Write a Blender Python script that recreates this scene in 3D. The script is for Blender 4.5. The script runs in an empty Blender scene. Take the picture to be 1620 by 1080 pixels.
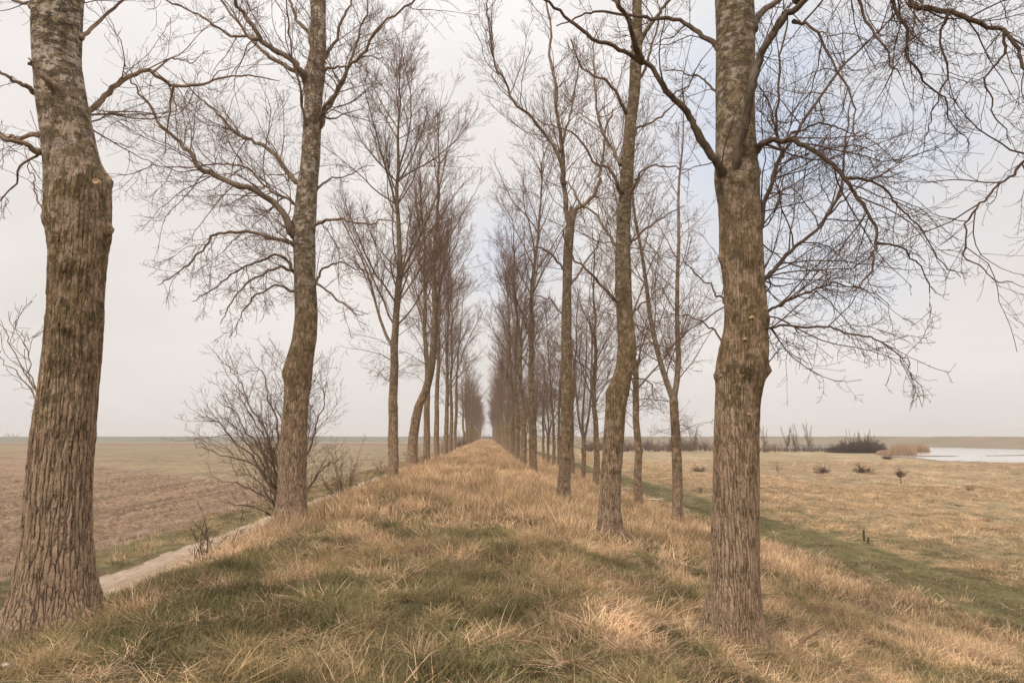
import bpy, math, random
import numpy as np
from mathutils import Vector, Matrix, Euler
RAD = math.radians
random.seed(3)
SC = bpy.context.scene
COL = SC.collection
RS = np.random.RandomState

# ------------------------------------------------------------ camera
F = 1080.0; PW, PH = 1620.0, 1080.0
CAMZ = 1.7
PITCH = math.atan(150.0 / F)
YAW = math.atan(38.0 / F * math.cos(PITCH))
cam_d = bpy.data.cameras.new("camera"); cam = bpy.data.objects.new("camera", cam_d)
COL.objects.link(cam); SC.camera = cam
cam.location = (0, 0, CAMZ)
cam.rotation_euler = (math.pi / 2 + PITCH, 0, -YAW)
cam_d.sensor_width = 36; cam_d.lens = 36 * F / PW
cam_d.clip_start = 0.05; cam_d.clip_end = 6000
RM = np.array(cam.rotation_euler.to_matrix())

def ray(x, y):
    return RM @ np.array([(x - PW / 2) / F, (PH / 2 - y) / F, -1.0])
def at_y(x, y, D):                     # the point seen at (x, y) on the vertical plane Y = D
    d = ray(x, y); t = D / d[1]
    return np.array([d[0] * t, D, CAMZ + d[2] * t])
def at_z(x, y, z):                     # the point seen at (x, y) on the level z
    d = ray(x, y); t = (z - CAMZ) / d[2]
    return np.array([d[0] * t, d[1] * t, z])
def depth_for(x, X, y=760):            # Y of the line X = const seen at column x
    d = ray(x, y); return X / d[0] * d[1]

# ------------------------------------------------------------ noise (numpy)
def _h(ix, iy, s):
    n = (ix.astype(np.int64) * 374761393 + iy.astype(np.int64) * 668265263 + s * 982451653) & 0xffffffff
    n = ((n ^ (n >> 13)) * 1274126177) & 0xffffffff
    return ((n ^ (n >> 16)) & 0xffff) / 65535.0
def vnoise(x, y, s=0):
    ix = np.floor(x); iy = np.floor(y); fx = x - ix; fy = y - iy
    fx = fx * fx * (3 - 2 * fx); fy = fy * fy * (3 - 2 * fy)
    a = _h(ix, iy, s); b = _h(ix + 1, iy, s); c = _h(ix, iy + 1, s); d = _h(ix + 1, iy + 1, s)
    return (a * (1 - fx) + b * fx) * (1 - fy) + (c * (1 - fx) + d * fx) * fy
def fbm(x, y, s=0, o=4):
    r = 0; a = 0.5; t = 0
    for i in range(o):
        r = r + a * vnoise(x * 2 ** i + 17.3 * i, y * 2 ** i - 9.1 * i, s + i); t += a; a *= 0.5
    return r / t
def sstep(a, b, x):
    t = np.clip((x - a) / (b - a), 0, 1); return t * t * (3 - 2 * t)

# ------------------------------------------------------------ object helpers
def tag(o, label=None, cat=None, group=None, kind=None):
    if label: o["label"] = label
    if cat: o["category"] = cat
    if group: o["group"] = group
    if kind: o["kind"] = kind
    return o
def link(o, parent=None):
    COL.objects.link(o)
    if parent is not None: o.parent = parent
    return o
def empty(name, loc, label, cat, group=None):
    o = bpy.data.objects.new(name, None); o.empty_display_size = 0.3
    link(o); o.location = tuple(map(float, loc)); return tag(o, label, cat, group)
def mesh_np(name, V, Q, mat, smooth=True, attrs=None, tris=None):
    me = bpy.data.meshes.new(name)
    V = np.asarray(V, np.float32); Q = np.asarray(Q, np.int32)
    nq = len(Q); nt = 0 if tris is None else len(tris)
    me.vertices.add(len(V)); me.vertices.foreach_set("co", V.ravel())
    loops = Q.ravel()
    starts = np.arange(nq) * 4; tot = np.full(nq, 4)
    if nt:
        loops = np.concatenate([loops, np.asarray(tris, np.int32).ravel()])
        starts = np.concatenate([starts, nq * 4 + np.arange(nt) * 3]); tot = np.concatenate([tot, np.full(nt, 3)])
    me.loops.add(len(loops)); me.loops.foreach_set("vertex_index", loops.astype(np.int32))
    me.polygons.add(nq + nt)
    me.polygons.foreach_set("loop_start", starts.astype(np.int32))
    me.polygons.foreach_set("use_smooth", np.full(nq + nt, smooth, bool))
    me.update(calc_edges=True)
    if attrs:
        for k, a in attrs.items():
            a = np.asarray(a, np.float32)
            if a.ndim == 1:
                at = me.attributes.new(k, 'FLOAT', 'POINT'); at.data.foreach_set("value", a)
            else:
                at = me.attributes.new(k, 'FLOAT_COLOR', 'POINT')
                at.data.foreach_set("color", np.concatenate([a, np.ones((len(a), 1), np.float32)], 1).astype(np.float32).ravel())
    if mat: me.materials.append(mat)
    return me
def obj(name, me, parent=None, loc=None):
    o = bpy.data.objects.new(name, me); link(o, parent)
    if loc is not None: o.location = tuple(map(float, loc))
    return o
def dup(root, loc, rz=0.0, sc=(1, 1, 1), label=None, group=None):
    r = root.copy(); COL.objects.link(r); r.location = tuple(map(float, loc)); r.rotation_euler = (0, 0, rz); r.scale = sc
    if label: r["label"] = label
    if group: r["group"] = group
    for ch in list(root.children):
        c = ch.copy(); COL.objects.link(c); c.parent = r
        for g in list(ch.children):
            d = g.copy(); COL.objects.link(d); d.parent = c
    return r

# ------------------------------------------------------------ material helpers
class NT:
    def __init__(s, name):
        s.m = bpy.data.materials.new(name); s.m.use_nodes = True
        s.t = s.m.node_tree; s.t.nodes.clear()
        s.out = s.n('ShaderNodeOutputMaterial')
    def n(s, typ, ins=None, **kw):
        nd = s.t.nodes.new(typ)
        for k, v in kw.items(): setattr(nd, k, v)
        if ins:
            for k, v in ins.items(): s.set(nd, k, v)
        return nd
    def set(s, nd, k, v):
        i = nd.inputs[k]
        if isinstance(v, bpy.types.NodeSocket): s.t.links.new(v, i)
        elif isinstance(v, bpy.types.Node): s.t.links.new(v.outputs[0], i)
        else:
            if isinstance(v, tuple) and len(v) == 3 and len(getattr(i, 'default_value', [0] * 3)) == 4: v = v + (1,)
            i.default_value = v
    def math(s, op, a, b=0.0, c=None, clamp=False):
        nd = s.n('ShaderNodeMath', operation=op); nd.use_clamp = clamp
        s.set(nd, 0, a); s.set(nd, 1, b)
        if c is not None: s.set(nd, 2, c)
        return nd.outputs[0]
    def mix(s, f, a, b, typ='MIX'):
        nd = s.n('ShaderNodeMix', data_type='RGBA', blend_type=typ)
        s.set(nd, 0, f); s.set(nd, 6, a); s.set(nd, 7, b); return nd.outputs[2]
    def noise(s, vec, scale, det=4, rough=0.55, out=0, dist=0.0):
        nd = s.n('ShaderNodeTexNoise', {'Scale': scale, 'Detail': det, 'Roughness': rough, 'Distortion': dist})
        if vec is not None: s.set(nd, 'Vector', vec)
        return nd.outputs[out]
    def ramp(s, f, stops, interp='LINEAR'):
        nd = s.n('ShaderNodeValToRGB'); s.set(nd, 0, f); cr = nd.color_ramp; cr.interpolation = interp
        while len(cr.elements) < len(stops): cr.elements.new(0.5)
        for e, (p, c) in zip(cr.elements, stops):
            e.position = p; e.color = (c, c, c, 1) if not isinstance(c, tuple) else c + (1,)
        return nd.outputs[0]
    def mapping(s, vec, scale=(1, 1, 1), loc=(0, 0, 0)):
        nd = s.n('ShaderNodeMapping', {'Scale': scale, 'Location': loc}); s.set(nd, 'Vector', vec); return nd.outputs[0]
    def coord(s, which='Object'):
        return s.n('ShaderNodeTexCoord').outputs[which]
    def attr(s, name, out='Fac', typ='GEOMETRY'):
        return s.n('ShaderNodeAttribute', attribute_name=name, attribute_type=typ).outputs[out]
    def bsdf(s, color, rough=0.85, normal=None, spec=0.25, **kw):
        b = s.n('ShaderNodeBsdfPrincipled', {'Base Color': color, 'Roughness': rough, 'Specular IOR Level': spec})
        if normal is not None: s.set(b, 'Normal', normal)
        for k, v in kw.items(): s.set(b, k, v)
        s.t.links.new(b.outputs[0], s.out.inputs[0]); return b
    def bump(s, h, strength=0.5, dist=0.02):
        return s.n('ShaderNodeBump', {'Height': h, 'Strength': strength, 'Distance': dist}).outputs[0]

def mat_bark(name, near=True, furrow=(26, 5.0), disp=0.014, moss=0.5, pale=0.0):
    k = NT(name); P = k.coord('Object')
    sep = k.n('ShaderNodeSeparateXYZ'); k.set(sep, 0, P); z = sep.outputs[2]
    def warp(sc, amt, V):
        a = k.n('ShaderNodeVectorMath', operation='SUBTRACT'); k.set(a, 0, k.noise(k.mapping(P, (1, 1, 0.6)), sc, 4, 0.6, out=1)); a.inputs[1].default_value = (0.5, 0.5, 0.5)
        b = k.n('ShaderNodeVectorMath', operation='MULTIPLY_ADD'); k.set(b, 0, a); b.inputs[1].default_value = amt; k.set(b, 2, V); return b.outputs[0]
    W = warp(5.0, (0.07, 0.07, 0.25), P); W = warp(22.0, (0.022, 0.022, 0.05), W)
    A = k.mapping(W, (furrow[0], furrow[0], furrow[1]))
    v1 = k.n('ShaderNodeTexVoronoi', {'Scale': 1.0, 'Vector': A, 'Randomness': 1.0}, feature='DISTANCE_TO_EDGE').outputs[0]
    B = k.mapping(W, (furrow[0] * 1.9, furrow[0] * 1.9, furrow[1] * 2.6), (3.1, 1.7, 0.4))
    v2 = k.n('ShaderNodeTexVoronoi', {'Scale': 1.0, 'Vector': B}, feature='DISTANCE_TO_EDGE').outputs[0]
    width = k.noise(k.mapping(P, (11, 11, 5), (2, 7, 1)), 1.0, 4, 0.65)       # cracks open and close along their length
    v1w = k.math('ADD', v1, k.math('MULTIPLY', k.math('SUBTRACT', width, 0.5), 0.42))
    ridge = k.ramp(v1w, [(0.0, 0.0), (0.10, 0.45), (0.30, 0.85), (0.6, 1.0)])
    v2w = k.math('ADD', v2, k.math('MULTIPLY', k.math('SUBTRACT', width, 0.5), -0.5))
    ridge2 = k.ramp(v2w, [(0.0, 0.0), (0.2, 0.8), (0.4, 1.0)])
    fib = k.noise(k.mapping(W, (70, 70, 9)), 1.0, 6, 0.7)
    fine = k.noise(k.mapping(P, (60, 60, 34)), 1.0, 6, 0.7)
    up = k.math('MULTIPLY_ADD', k.noise(P, 1.7, 3), 3.2, k.math('MULTIPLY', z, 1.0))
    smooth = k.n('ShaderNodeMapRange', {'Value': up, 1: 5.2, 2: 7.6, 3: 0.0, 4: 1.0}).outputs[0]
    lent = k.ramp(k.noise(k.mapping(P, (7, 7, 15)), 1.0, 6, 0.75), [(0.44, 0.0), (0.5, 1.0)])
    hr = k.math('ADD', k.math('MULTIPLY', ridge, 0.62), k.math('MULTIPLY', ridge2, 0.2))
    hr = k.math('MULTIPLY_ADD', fib, 0.36, hr)
    hs = k.math('MULTIPLY_ADD', lent, 0.2, 0.75)
    hmix = k.n('ShaderNodeMix', data_type='FLOAT'); k.set(hmix, 0, smooth); k.set(hmix, 2, hr); k.set(hmix, 3, hs); H = hmix.outputs[0]
    H2 = k.math('MULTIPLY_ADD', fine, 0.45, H)
    big = k.noise(k.mapping(P, (3, 3, 1.1)), 1.0, 4, 0.6)
    plate = k.noise(k.mapping(P, (26, 26, 4.2)), 1.0, 5, 0.7)
    c_hi = k.mix(k.ramp(plate, [(0.3, 0.0), (0.7, 1.0)]), (0.31, 0.205, 0.125), (0.57, 0.42, 0.285))
    c_hi = k.mix(k.ramp(big, [(0.4, 0.0), (0.68, 0.7)]), c_hi, (0.37, 0.235, 0.155))
    c_hi = k.mix(k.math('MULTIPLY', smooth, 0.8), c_hi, (0.25 + 0.30 * pale, 0.20 + 0.28 * pale, 0.155 + 0.25 * pale))
    # moss and algae film, crusty lichen spots
    mn = k.noise(k.mapping(P, (6.5, 6.5, 5.0), (5.2, 1.3, 2.0)), 1.0, 9, 0.74)
    zm = k.n('ShaderNodeMapRange', {'Value': z, 1: 0.6, 2: 3.0, 3: -0.12, 4: 0.02}).outputs[0]
    mossf = k.ramp(k.math('ADD', mn, k.math('ADD', zm, moss * 0.2 - 0.1)), [(0.48, 0.0), (0.55, 1.0)])
    mcol = k.mix(k.ramp(k.noise(P, 26.0, 5, 0.7), [(0.35, 0.0), (0.65, 1.0)]), (0.075, 0.052, 0.025), (0.26, 0.18, 0.08))
    c_hi = k.mix(k.math('MULTIPLY', mossf, 0.78), c_hi, mcol)
    lich = k.ramp(k.noise(P, 34.0, 3, 0.6), [(0.62, 0.0), (0.67, 1.0)])
    c_hi = k.mix(k.math('MULTIPLY', lich, 0.45), c_hi, (0.50, 0.49, 0.41))
    c_lo = k.mix(mossf, (0.10, 0.064, 0.044), (0.07, 0.052, 0.024))
    lentc = k.math('MULTIPLY', k.math('SUBTRACT', 1.0, lent), smooth)
    ridgef = k.ramp(hr, [(0.22, 0.0), (0.72, 1.0)])
    rmix = k.n('ShaderNodeMix', data_type='FLOAT'); k.set(rmix, 0, smooth); k.set(rmix, 2, ridgef); rmix.inputs[3].default_value = 1.0
    midz = k.n('ShaderNodeMapRange', {'Value': z, 1: 1.6, 2: 3.4, 3: 1.0, 4: 0.45}).outputs[0]
    c = k.mix(k.math('SUBTRACT', 1.0, k.math('MULTIPLY', k.math('SUBTRACT', 1.0, rmix.outputs[0]), midz)), c_lo, c_hi)
    c = k.mix(k.math('MULTIPLY', lentc, 0.8), c, (0.10, 0.075, 0.05))
    c = k.mix(1.0, c, k.ramp(fine, [(0.25, 0.45), (0.7, 1.12)]), 'MULTIPLY')
    blot = k.ramp(k.noise(k.mapping(P, (9, 9, 6.5), (1.0, 8.0, 3.0)), 1.0, 7, 0.7), [(0.53, 0.0), (0.60, 1.0)])
    c = k.mix(k.math('MULTIPLY', blot, k.n('ShaderNodeMapRange', {'Value': z, 1: 0.8, 2: 3.0, 3: 0.15, 4: 0.75}).outputs[0]), c, (0.085, 0.062, 0.035))
    b = k.bsdf(c, 0.9, k.bump(H2, 0.9 if near else 0.7, 0.014 if near else 0.02), 0.12)
    if near:
        d = k.n('ShaderNodeDisplacement', {'Height': H, 'Midlevel': 0.75, 'Scale': disp})
        k.t.links.new(d.outputs[0], k.out.inputs['Displacement'])
        k.m.displacement_method = 'BOTH'
    return k.m

def mat_branch(name, dark=1.0, tk=1.0):
    k = NT(name); P = k.coord('Object')
    r = k.attr('rad')
    f = k.ramp(k.math('MULTIPLY', r, 14.0), [(0.0, 0.0), (0.12, 0.25), (0.7, 1.0)])
    n = k.noise(k.mapping(P, (9, 9, 5)), 1.0, 5, 0.65)
    thick = k.mix(k.ramp(n, [(0.38, 0.0), (0.6, 1.0)]), (0.11 * dark * tk, 0.078 * dark * tk, 0.048 * dark * tk), (0.25 * dark * tk, 0.195 * dark * tk, 0.145 * dark * tk))
    thin = k.mix(k.noise(P, 1.3, 2), (0.125 * dark, 0.072 * dark, 0.048 * dark), (0.22 * dark, 0.135 * dark, 0.094 * dark))
    c = k.mix(f, thin, thick)
    k.bsdf(c, 0.85, k.bump(n, 0.5, 0.01), 0.15); return k.m

def mat_blade(name, c1, c2, c3, alt1, alt2):
    k = NT(name)
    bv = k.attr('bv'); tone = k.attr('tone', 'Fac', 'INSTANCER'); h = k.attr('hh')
    c = k.ramp(bv, [(0.0, c1), (0.45, c2), (1.0, c3)])
    c2_ = k.mix(bv, alt1, alt2)
    c = k.mix(tone, c, c2_)
    lum = k.attr('lum', 'Fac', 'INSTANCER'); cb = k.n('ShaderNodeCombineXYZ'); k.set(cb, 0, lum); k.set(cb, 1, lum); k.set(cb, 2, lum); c = k.mix(1.0, c, cb.outputs[0], 'MULTIPLY')
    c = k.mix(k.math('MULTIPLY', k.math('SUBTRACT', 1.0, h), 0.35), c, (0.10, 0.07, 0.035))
    d = k.n('ShaderNodeBsdfDiffuse', {'Color': c}); t = k.n('ShaderNodeBsdfTranslucent', {'Color': c})
    m = k.n('ShaderNodeMixShader', {0: 0.3}); k.set(m, 1, d); k.set(m, 2, t)
    k.t.links.new(m.outputs[0], k.out.inputs[0]); return k.m

M_BARK_L = mat_bark('bark_near_left', True, (24, 2.2), 0.024, 0.5, 0.85)
M_BARK_R = mat_bark('bark_near_right', True, (36, 2.8), 0.012, 0.6, 0.3)
M_BARK_M = mat_bark('bark_mid', True, (26, 3.2), 0.010, 0.55, 0.75)
M_BARK_D = mat_bark('bark_mossy', True, (26, 3.2), 0.010, 0.75, 0.2)
M_BARK_F = mat_bark('bark_far', False, (20, 5.0), 0.012, 0.6, 0.2)
M_BR = mat_branch('branch_bark', 1.0)
M_BRP = mat_branch('branch_bark_pale', 1.0, 1.65)
M_BRD = mat_branch('branch_bark_dark', 0.62)
M_SHRUB = mat_branch('shrub_twigs', 0.9)

def simple(name, c1, c2, scale=6.0, rough=0.9, bump=0.4, bd=0.02, stretch=(1, 1, 1), spec=0.2):
    k = NT(name); P = k.coord('Object'); n = k.noise(k.mapping(P, stretch), scale, 6, 0.65)
    c = k.mix(k.ramp(n, [(0.3, 0.0), (0.7, 1.0)]), c1, c2)
    k.bsdf(c, rough, k.bump(n, bump, bd), spec); return k.m

# ------------------------------------------------------------ terrain profile
PX = np.array([-3000, -13.9, -13.2, -12.5, -11.9, -11.2, -10.2, -9.0, -8.2, -6.2, -5.0, -4.2, -3.2, -2.0, 0.0, 1.2, 2.6, 4.5, 7.0, 9.0, 11.0, 13.4, 18, 3000], float)
PZ = np.array([-2.3, -2.3, -2.22, -2.50, -2.18, -2.22, -2.3, -2.27, -2.0, -1.15, -0.55, -0.14, 0.02, 0.06, 0.04, -0.05, -0.42, -0.98, -1.47, -2.08, -2.46, -2.6, -2.62, -2.62], float)
def prof(x):
    r = 0
    for d, w in ((-0.35, 0.2), (-0.15, 0.3), (0.15, 0.3), (0.35, 0.2)): r = r + w * np.interp(x + d, PX, PZ)
    return r
def lumps(x, y):
    near = 1 - sstep(70, 200, np.hypot(x, y))
    grass = np.maximum(sstep(-9.2, -7.8, x), 1 - sstep(-14, -13.2, x) * 0)
    m = sstep(-9.3, -8.2, x)
    a = (fbm(x / 1.3, y / 1.3, 3) - 0.5) * 0.17 + (fbm(x / 0.35, y / 0.4, 9, 3) - 0.5) * 0.07
    b = (fbm(x / 9, y / 9, 21) - 0.5) * 0.25 * sstep(6, 14, x)
    return near * (a * (0.15 + 0.85 * m) + b)
def ground(x, y):
    x = np.asarray(x, float); y = np.asarray(y, float)
    return prof(x + (fbm(y / 14, y * 0 + 3, 5) - 0.5) * 0.5 * sstep(2, 12, np.abs(x))) + lumps(x, y)
def gz(x, y): return float(ground(np.array([x]), np.array([y]))[0])

# dryness of the grass: 0 green, 1 straw
def dryness(x, y):
    big = fbm(x / 1.0, y / 1.5, 31, 4); mid = fbm(x / 0.34, y / 0.40, 47, 3)
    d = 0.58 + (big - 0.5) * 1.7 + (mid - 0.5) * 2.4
    ridge = np.exp(-((x - 0.55 - 0.35 * np.sin(y / 7)) / 1.5) ** 2)
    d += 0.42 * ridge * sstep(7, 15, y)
    d -= 0.50 * (1 - sstep(7, 15, y)) * (1 - sstep(-0.8, 0.8, x))
    d += 0.22 * sstep(12, 26, y)
    d += 0.3 * np.exp(-((x + 3.7) / 0.9) ** 2) * sstep(8, 11, y)
    d += 0.02 * sstep(0.8, 2, x) * (1 - sstep(8.0, 9.5, x)) * (1 - sstep(9, 14, y))
    d -= 0.38 * np.exp(-((x - 0.35 - 0.15 * np.sin(y)) / 0.4) ** 2) * (1 - sstep(14, 24, y)) * sstep(6.5, 8, y)
    d -= 0.35 * sstep(9.2, 11.0, x) * (1 - sstep(11.4, 12.2, x)) + 1.5 * sstep(11.3, 12.1, x) * (1 - sstep(14.6, 15.3, x))
    d -= 0.7 * sstep(14.0, 15.2, x) * (1 - sstep(15.2, 28, x)) * fbm(x / 3, y / 5, 77)
    d = np.where(x < -11.0, 0.25 + (mid - 0.5), d)
    return np.clip(d, 0.04, 0.97)

# field border between the ploughed land and the green crop
def field_edge(x): return 35 + 1.12 * np.abs(x) + 1.5 * (fbm(x / 9, x * 0, 8) - 0.5)

def graded(a, b, step, lo, hi, g=1.09):
    mid = list(np.arange(a, b + 1e-6, step)); s = step; r = mid[-1]
    while r < hi: s *= g; r += s; mid.append(r)
    s = step; l = mid[0]; left = []
    while l > lo: s *= g; l -= s; left.append(l)
    return np.array(left[::-1] + mid)
def grid_mesh(name, xs, ys, zf, mat, attrf=None, keep=None):
    X, Y = np.meshgrid(xs, ys); X = X.ravel(); Y = Y.ravel(); Z = zf(X, Y)
    nx = len(xs); ny = len(ys)
    i = np.arange((nx - 1) * (ny - 1)); r = i // (nx - 1); c = i % (nx - 1); b = r * nx + c
    Q = np.stack([b, b + 1, b + nx + 1, b + nx], 1)
    if keep is not None:
        k = keep(X, Y); Q = Q[k[Q].all(1)]
        used = np.unique(Q); rem = np.full(len(X), -1); rem[used] = np.arange(len(used)); Q = rem[Q]
        X, Y, Z = X[used], Y[used], Z[used]
    at = attrf(X, Y) if attrf else None
    return mesh_np(name, np.stack([X, Y, Z], 1), Q, mat, True, at)

def ground_z(x, y):
    z = ground(x, y)
    z = z - 0.035 * sstep(-11.15, -10.9, x) * (1 - sstep(-9.2, -8.95, x)) * (y < 420)
    z = z - 0.22 * (x < -15.2) * (y < field_edge(x) - 0.4)
    return z
def ground_col(x, y):
    d = dryness(x, y)[:, None]
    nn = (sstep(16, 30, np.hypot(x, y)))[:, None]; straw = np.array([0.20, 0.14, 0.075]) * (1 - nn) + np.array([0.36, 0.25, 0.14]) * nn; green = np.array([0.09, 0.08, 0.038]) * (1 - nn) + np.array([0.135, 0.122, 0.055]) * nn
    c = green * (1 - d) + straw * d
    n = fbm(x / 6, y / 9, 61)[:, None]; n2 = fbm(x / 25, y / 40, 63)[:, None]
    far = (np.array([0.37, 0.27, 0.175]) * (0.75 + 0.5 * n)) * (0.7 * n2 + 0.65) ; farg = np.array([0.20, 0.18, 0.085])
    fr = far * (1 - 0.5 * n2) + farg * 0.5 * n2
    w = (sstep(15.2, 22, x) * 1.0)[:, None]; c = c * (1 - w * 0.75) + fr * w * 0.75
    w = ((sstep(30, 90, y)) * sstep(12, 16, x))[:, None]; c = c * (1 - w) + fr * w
    way = (sstep(11.4, 12.0, x) * (1 - sstep(14.5, 15.0, x)))[:, None]
    c = c * (1 - way) + (np.array([0.145, 0.122, 0.058]) * (0.8 + 0.4 * fbm(x / 0.6, y / 3, 5)[:, None])) * way
    lf = sstep(-13.0, -13.8, -(-x)) if False else (x < -13.4).astype(float)
    L = lf[:, None]
    yl = y + 0.15 * x
    crop = np.array([0.25, 0.19, 0.115]) * (0.85 + 0.35 * n); brown = np.array([0.22, 0.145, 0.105]); mid = np.array([0.27, 0.22, 0.155])
    lc = crop * 1.0
    w = sstep(290, 300, yl)[:, None]; lc = lc * (1 - w) + brown * w
    w = sstep(385, 400, yl)[:, None]; lc = lc * (1 - w) + mid * w
    w = sstep(-0.8, 0.2, field_edge(x) + 2 - y)[:, None]; lc = lc * (1 - w) + np.array([0.27, 0.185, 0.13]) * w
    c = c * (1 - L) + lc * L
    return {'col': c}
k = NT('ground_turf'); P = k.coord('Object')
base = k.attr('col', 'Color')
n1 = k.noise(k.mapping(P, (1, 1, 1)), 22.0, 6, 0.7); n2 = k.noise(k.mapping(P, (1, 0.35, 1)), 1.3, 6, 0.65)
n3 = k.noise(k.mapping(P, (0.5, 0.09, 1)), 0.9, 5, 0.6)
c = k.mix(1.0, base, k.ramp(n1, [(0.3, 0.55), (0.7, 1.35)]), 'MULTIPLY')
c = k.mix(1.0, c, k.ramp(n2, [(0.3, 0.6), (0.7, 1.3)]), 'MULTIPLY')
c = k.mix(1.0, c, k.ramp(n3, [(0.35, 0.76), (0.65, 1.15)]), 'MULTIPLY')
k.bsdf(c, 0.95, k.bump(k.math('ADD', n1, n2), 0.8, 0.05), 0.1)
M_GROUND = k.m
xs = graded(-10, 16, 0.13, -2400, 2400, 1.075); ys = graded(1.5, 34, 0.15, -60, 2600, 1.06)
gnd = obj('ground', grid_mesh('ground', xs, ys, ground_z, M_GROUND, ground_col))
tag(gnd, 'rough grassy ground of the embankment and the flat land around it', 'ground', kind='structure')

# ploughed field
def clods(x, y):
    nr = 1 - 0.6 * sstep(60, 170, np.hypot(x, y))
    u = x * 0.94 + y * 0.34
    row = np.sin((x + 0.25 * fbm(x / 2, y / 6, 4)) * 2 * math.pi / 1.05) * 0.035
    r = np.abs(fbm(x / 0.75, y / 0.42, 81, 4) - 0.5) * 2
    r2 = fbm(x / 0.32, y / 0.2, 85, 3)
    return (row * 1.8 + (0.30 * (1 - r) ** 2) * 0.75 + (r2 - 0.5) * 0.36) * nr
def plough_z(x, y): return -2.33 + clods(x, y) * (1 - 0.7 * sstep(-15.4, -14.4, x)) - 0.12 * sstep(-15.3, -14.5, x)
xs = -graded(14.1, 44, 0.14, 14.0, 330, 1.035)[::-1]; ys = graded(8, 62, 0.17, -30, 420, 1.03)
k = NT('ploughed_soil'); P = k.coord('Object')
n1 = k.noise(k.mapping(P, (1, 1.9, 1)), 4.6, 8, 0.75); n2 = k.noise(P, 0.35, 4, 0.6); n3 = k.noise(P, 30, 4, 0.7)
geo = k.n('ShaderNodeNewGeometry'); sp = k.n('ShaderNodeSeparateXYZ'); k.set(sp, 0, geo.outputs['Position'])
c = k.mix(k.ramp(n1, [(0.36, 0.0), (0.62, 1.0)]), (0.095, 0.058, 0.036), (0.38, 0.265, 0.175))
c = k.mix(k.ramp(n2, [(0.4, 0.0), (0.65, 0.55)]), c, (0.29, 0.205, 0.14))
st = k.noise(k.mapping(P, (0.9, 0.05, 1)), 1.0, 3, 0.5)
c = k.mix(1.0, c, k.ramp(st, [(0.38, 0.78), (0.58, 1.1)]), 'MULTIPLY')
c = k.mix(1.0, c, k.ramp(n3, [(0.3, 0.75), (0.7, 1.25)]), 'MULTIPLY')
k.bsdf(c, 0.95, k.bump(k.math('ADD', n1, n3), 0.9, 0.06), 0.1)
pf = obj('ploughed_field', grid_mesh('ploughed_field', xs, ys, plough_z, k.m, None, lambda x, y: (y < field_edge(x)) & (x < -14.0 + 0.25 * np.sin(y * 0.9))))
tag(pf, 'brown ploughed field of rough clods left of the embankment', 'field', kind='structure')

# dirt track along the left toe
xs = np.arange(-11.3, -8.79, 0.1); ys = graded(2, 60, 0.18, -40, 420, 1.04)
def track_z(x, y):
    e1 = (x + 10.45) / 0.28; e2 = (x + 9.45) / 0.28
    edge = sstep(-11.0, -11.3, x) + sstep(-9.15, -8.85, x)
    return ground_z(x, y) + 0.022 + 0.035 * sstep(-11.15, -10.9, x) * (1 - sstep(-9.2, -8.95, x)) - 0.035 * (np.exp(-e1 ** 2) + np.exp(-e2 ** 2)) + 0.02 * fbm(x / 0.2, y / 0.3, 2, 3)
def track_keep(x, y):
    j = (fbm(y / 1.3, y * 0, 12) - 0.5) * 0.7
    return (x > -10.85 + 0.7 * j) & (x < -9.2 + j * 0.5)
k = NT('track_dirt'); P = k.coord('Object'); sp = k.n('ShaderNodeSeparateXYZ'); k.set(sp, 0, P)
n1 = k.noise(k.mapping(P, (1, 0.35, 1)), 4.0, 6, 0.7); n2 = k.noise(P, 40, 4, 0.7)
c = k.mix(k.ramp(n1, [(0.35, 0.0), (0.65, 1.0)]), (0.28, 0.21, 0.15), (0.42, 0.33, 0.25))
mid = k.math('ABSOLUTE', k.math('ADD', sp.outputs[0], 10.0)); midf = k.ramp(k.math('MULTIPLY_ADD', n1, 0.6, mid), [(0.42, 1.0), (0.62, 0.0)])
c = k.mix(k.math('MULTIPLY', midf, 0.6), c, (0.24, 0.18, 0.11))
c = k.mix(1.0, c, k.ramp(n2, [(0.3, 0.8), (0.7, 1.18)]), 'MULTIPLY')
k.bsdf(c, 0.95, k.bump(n2, 0.5, 0.02), 0.1)
tr = obj('dirt_track', grid_mesh('dirt_track', xs, ys, track_z, k.m, None, track_keep))
tag(tr, 'pale sandy farm track at the left foot of the embankment', 'track', kind='structure')

# ------------------------------------------------------------ far dikes, lake
def ribbon(name, line, prof_, mat):
    """ sweep a profile [(offset, z)] along a ground line [(x, y)] """
    L = np.array(line, float); n = len(L); T = np.gradient(L, axis=0); T /= np.linalg.norm(T, axis=1)[:, None]
    N = np.stack([-T[:, 1], T[:, 0]], 1); m = len(prof_); V = []
    for i in range(n):
        for o, z in prof_: V.append((L[i, 0] + N[i, 0] * o, L[i, 1] + N[i, 1] * o, z + (0.12 * math.sin(i * 1.7) if 0 < z + 2 else 0)))
    Q = [(i * m + j, i * m + j + 1, (i + 1) * m + j + 1, (i + 1) * m + j) for i in range(n - 1) for j in range(m - 1)]
    return mesh_np(name, V, Q, mat, True)
M_DIKE = simple('dike_turf', (0.15, 0.13, 0.09), (0.25, 0.19, 0.135), 0.05, 0.95, 0.2, 0.3, (0.35, 3, 4))
M_DIKEL = simple('dike_turf_left', (0.14, 0.13, 0.10), (0.19, 0.17, 0.13), 0.03, 0.95, 0.2, 0.3, (0.35, 3, 4))
line = []
for x, y in ((2400, 722), (1900, 716), (1620, 711.3), (1500, 708), (1380, 706.3), (1200, 705), (1040, 704.6), (930, 704.2), (860, 704)):
    p = at_z(x, y, -2.6); line.append((p[0], p[1]))
ll = []
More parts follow.
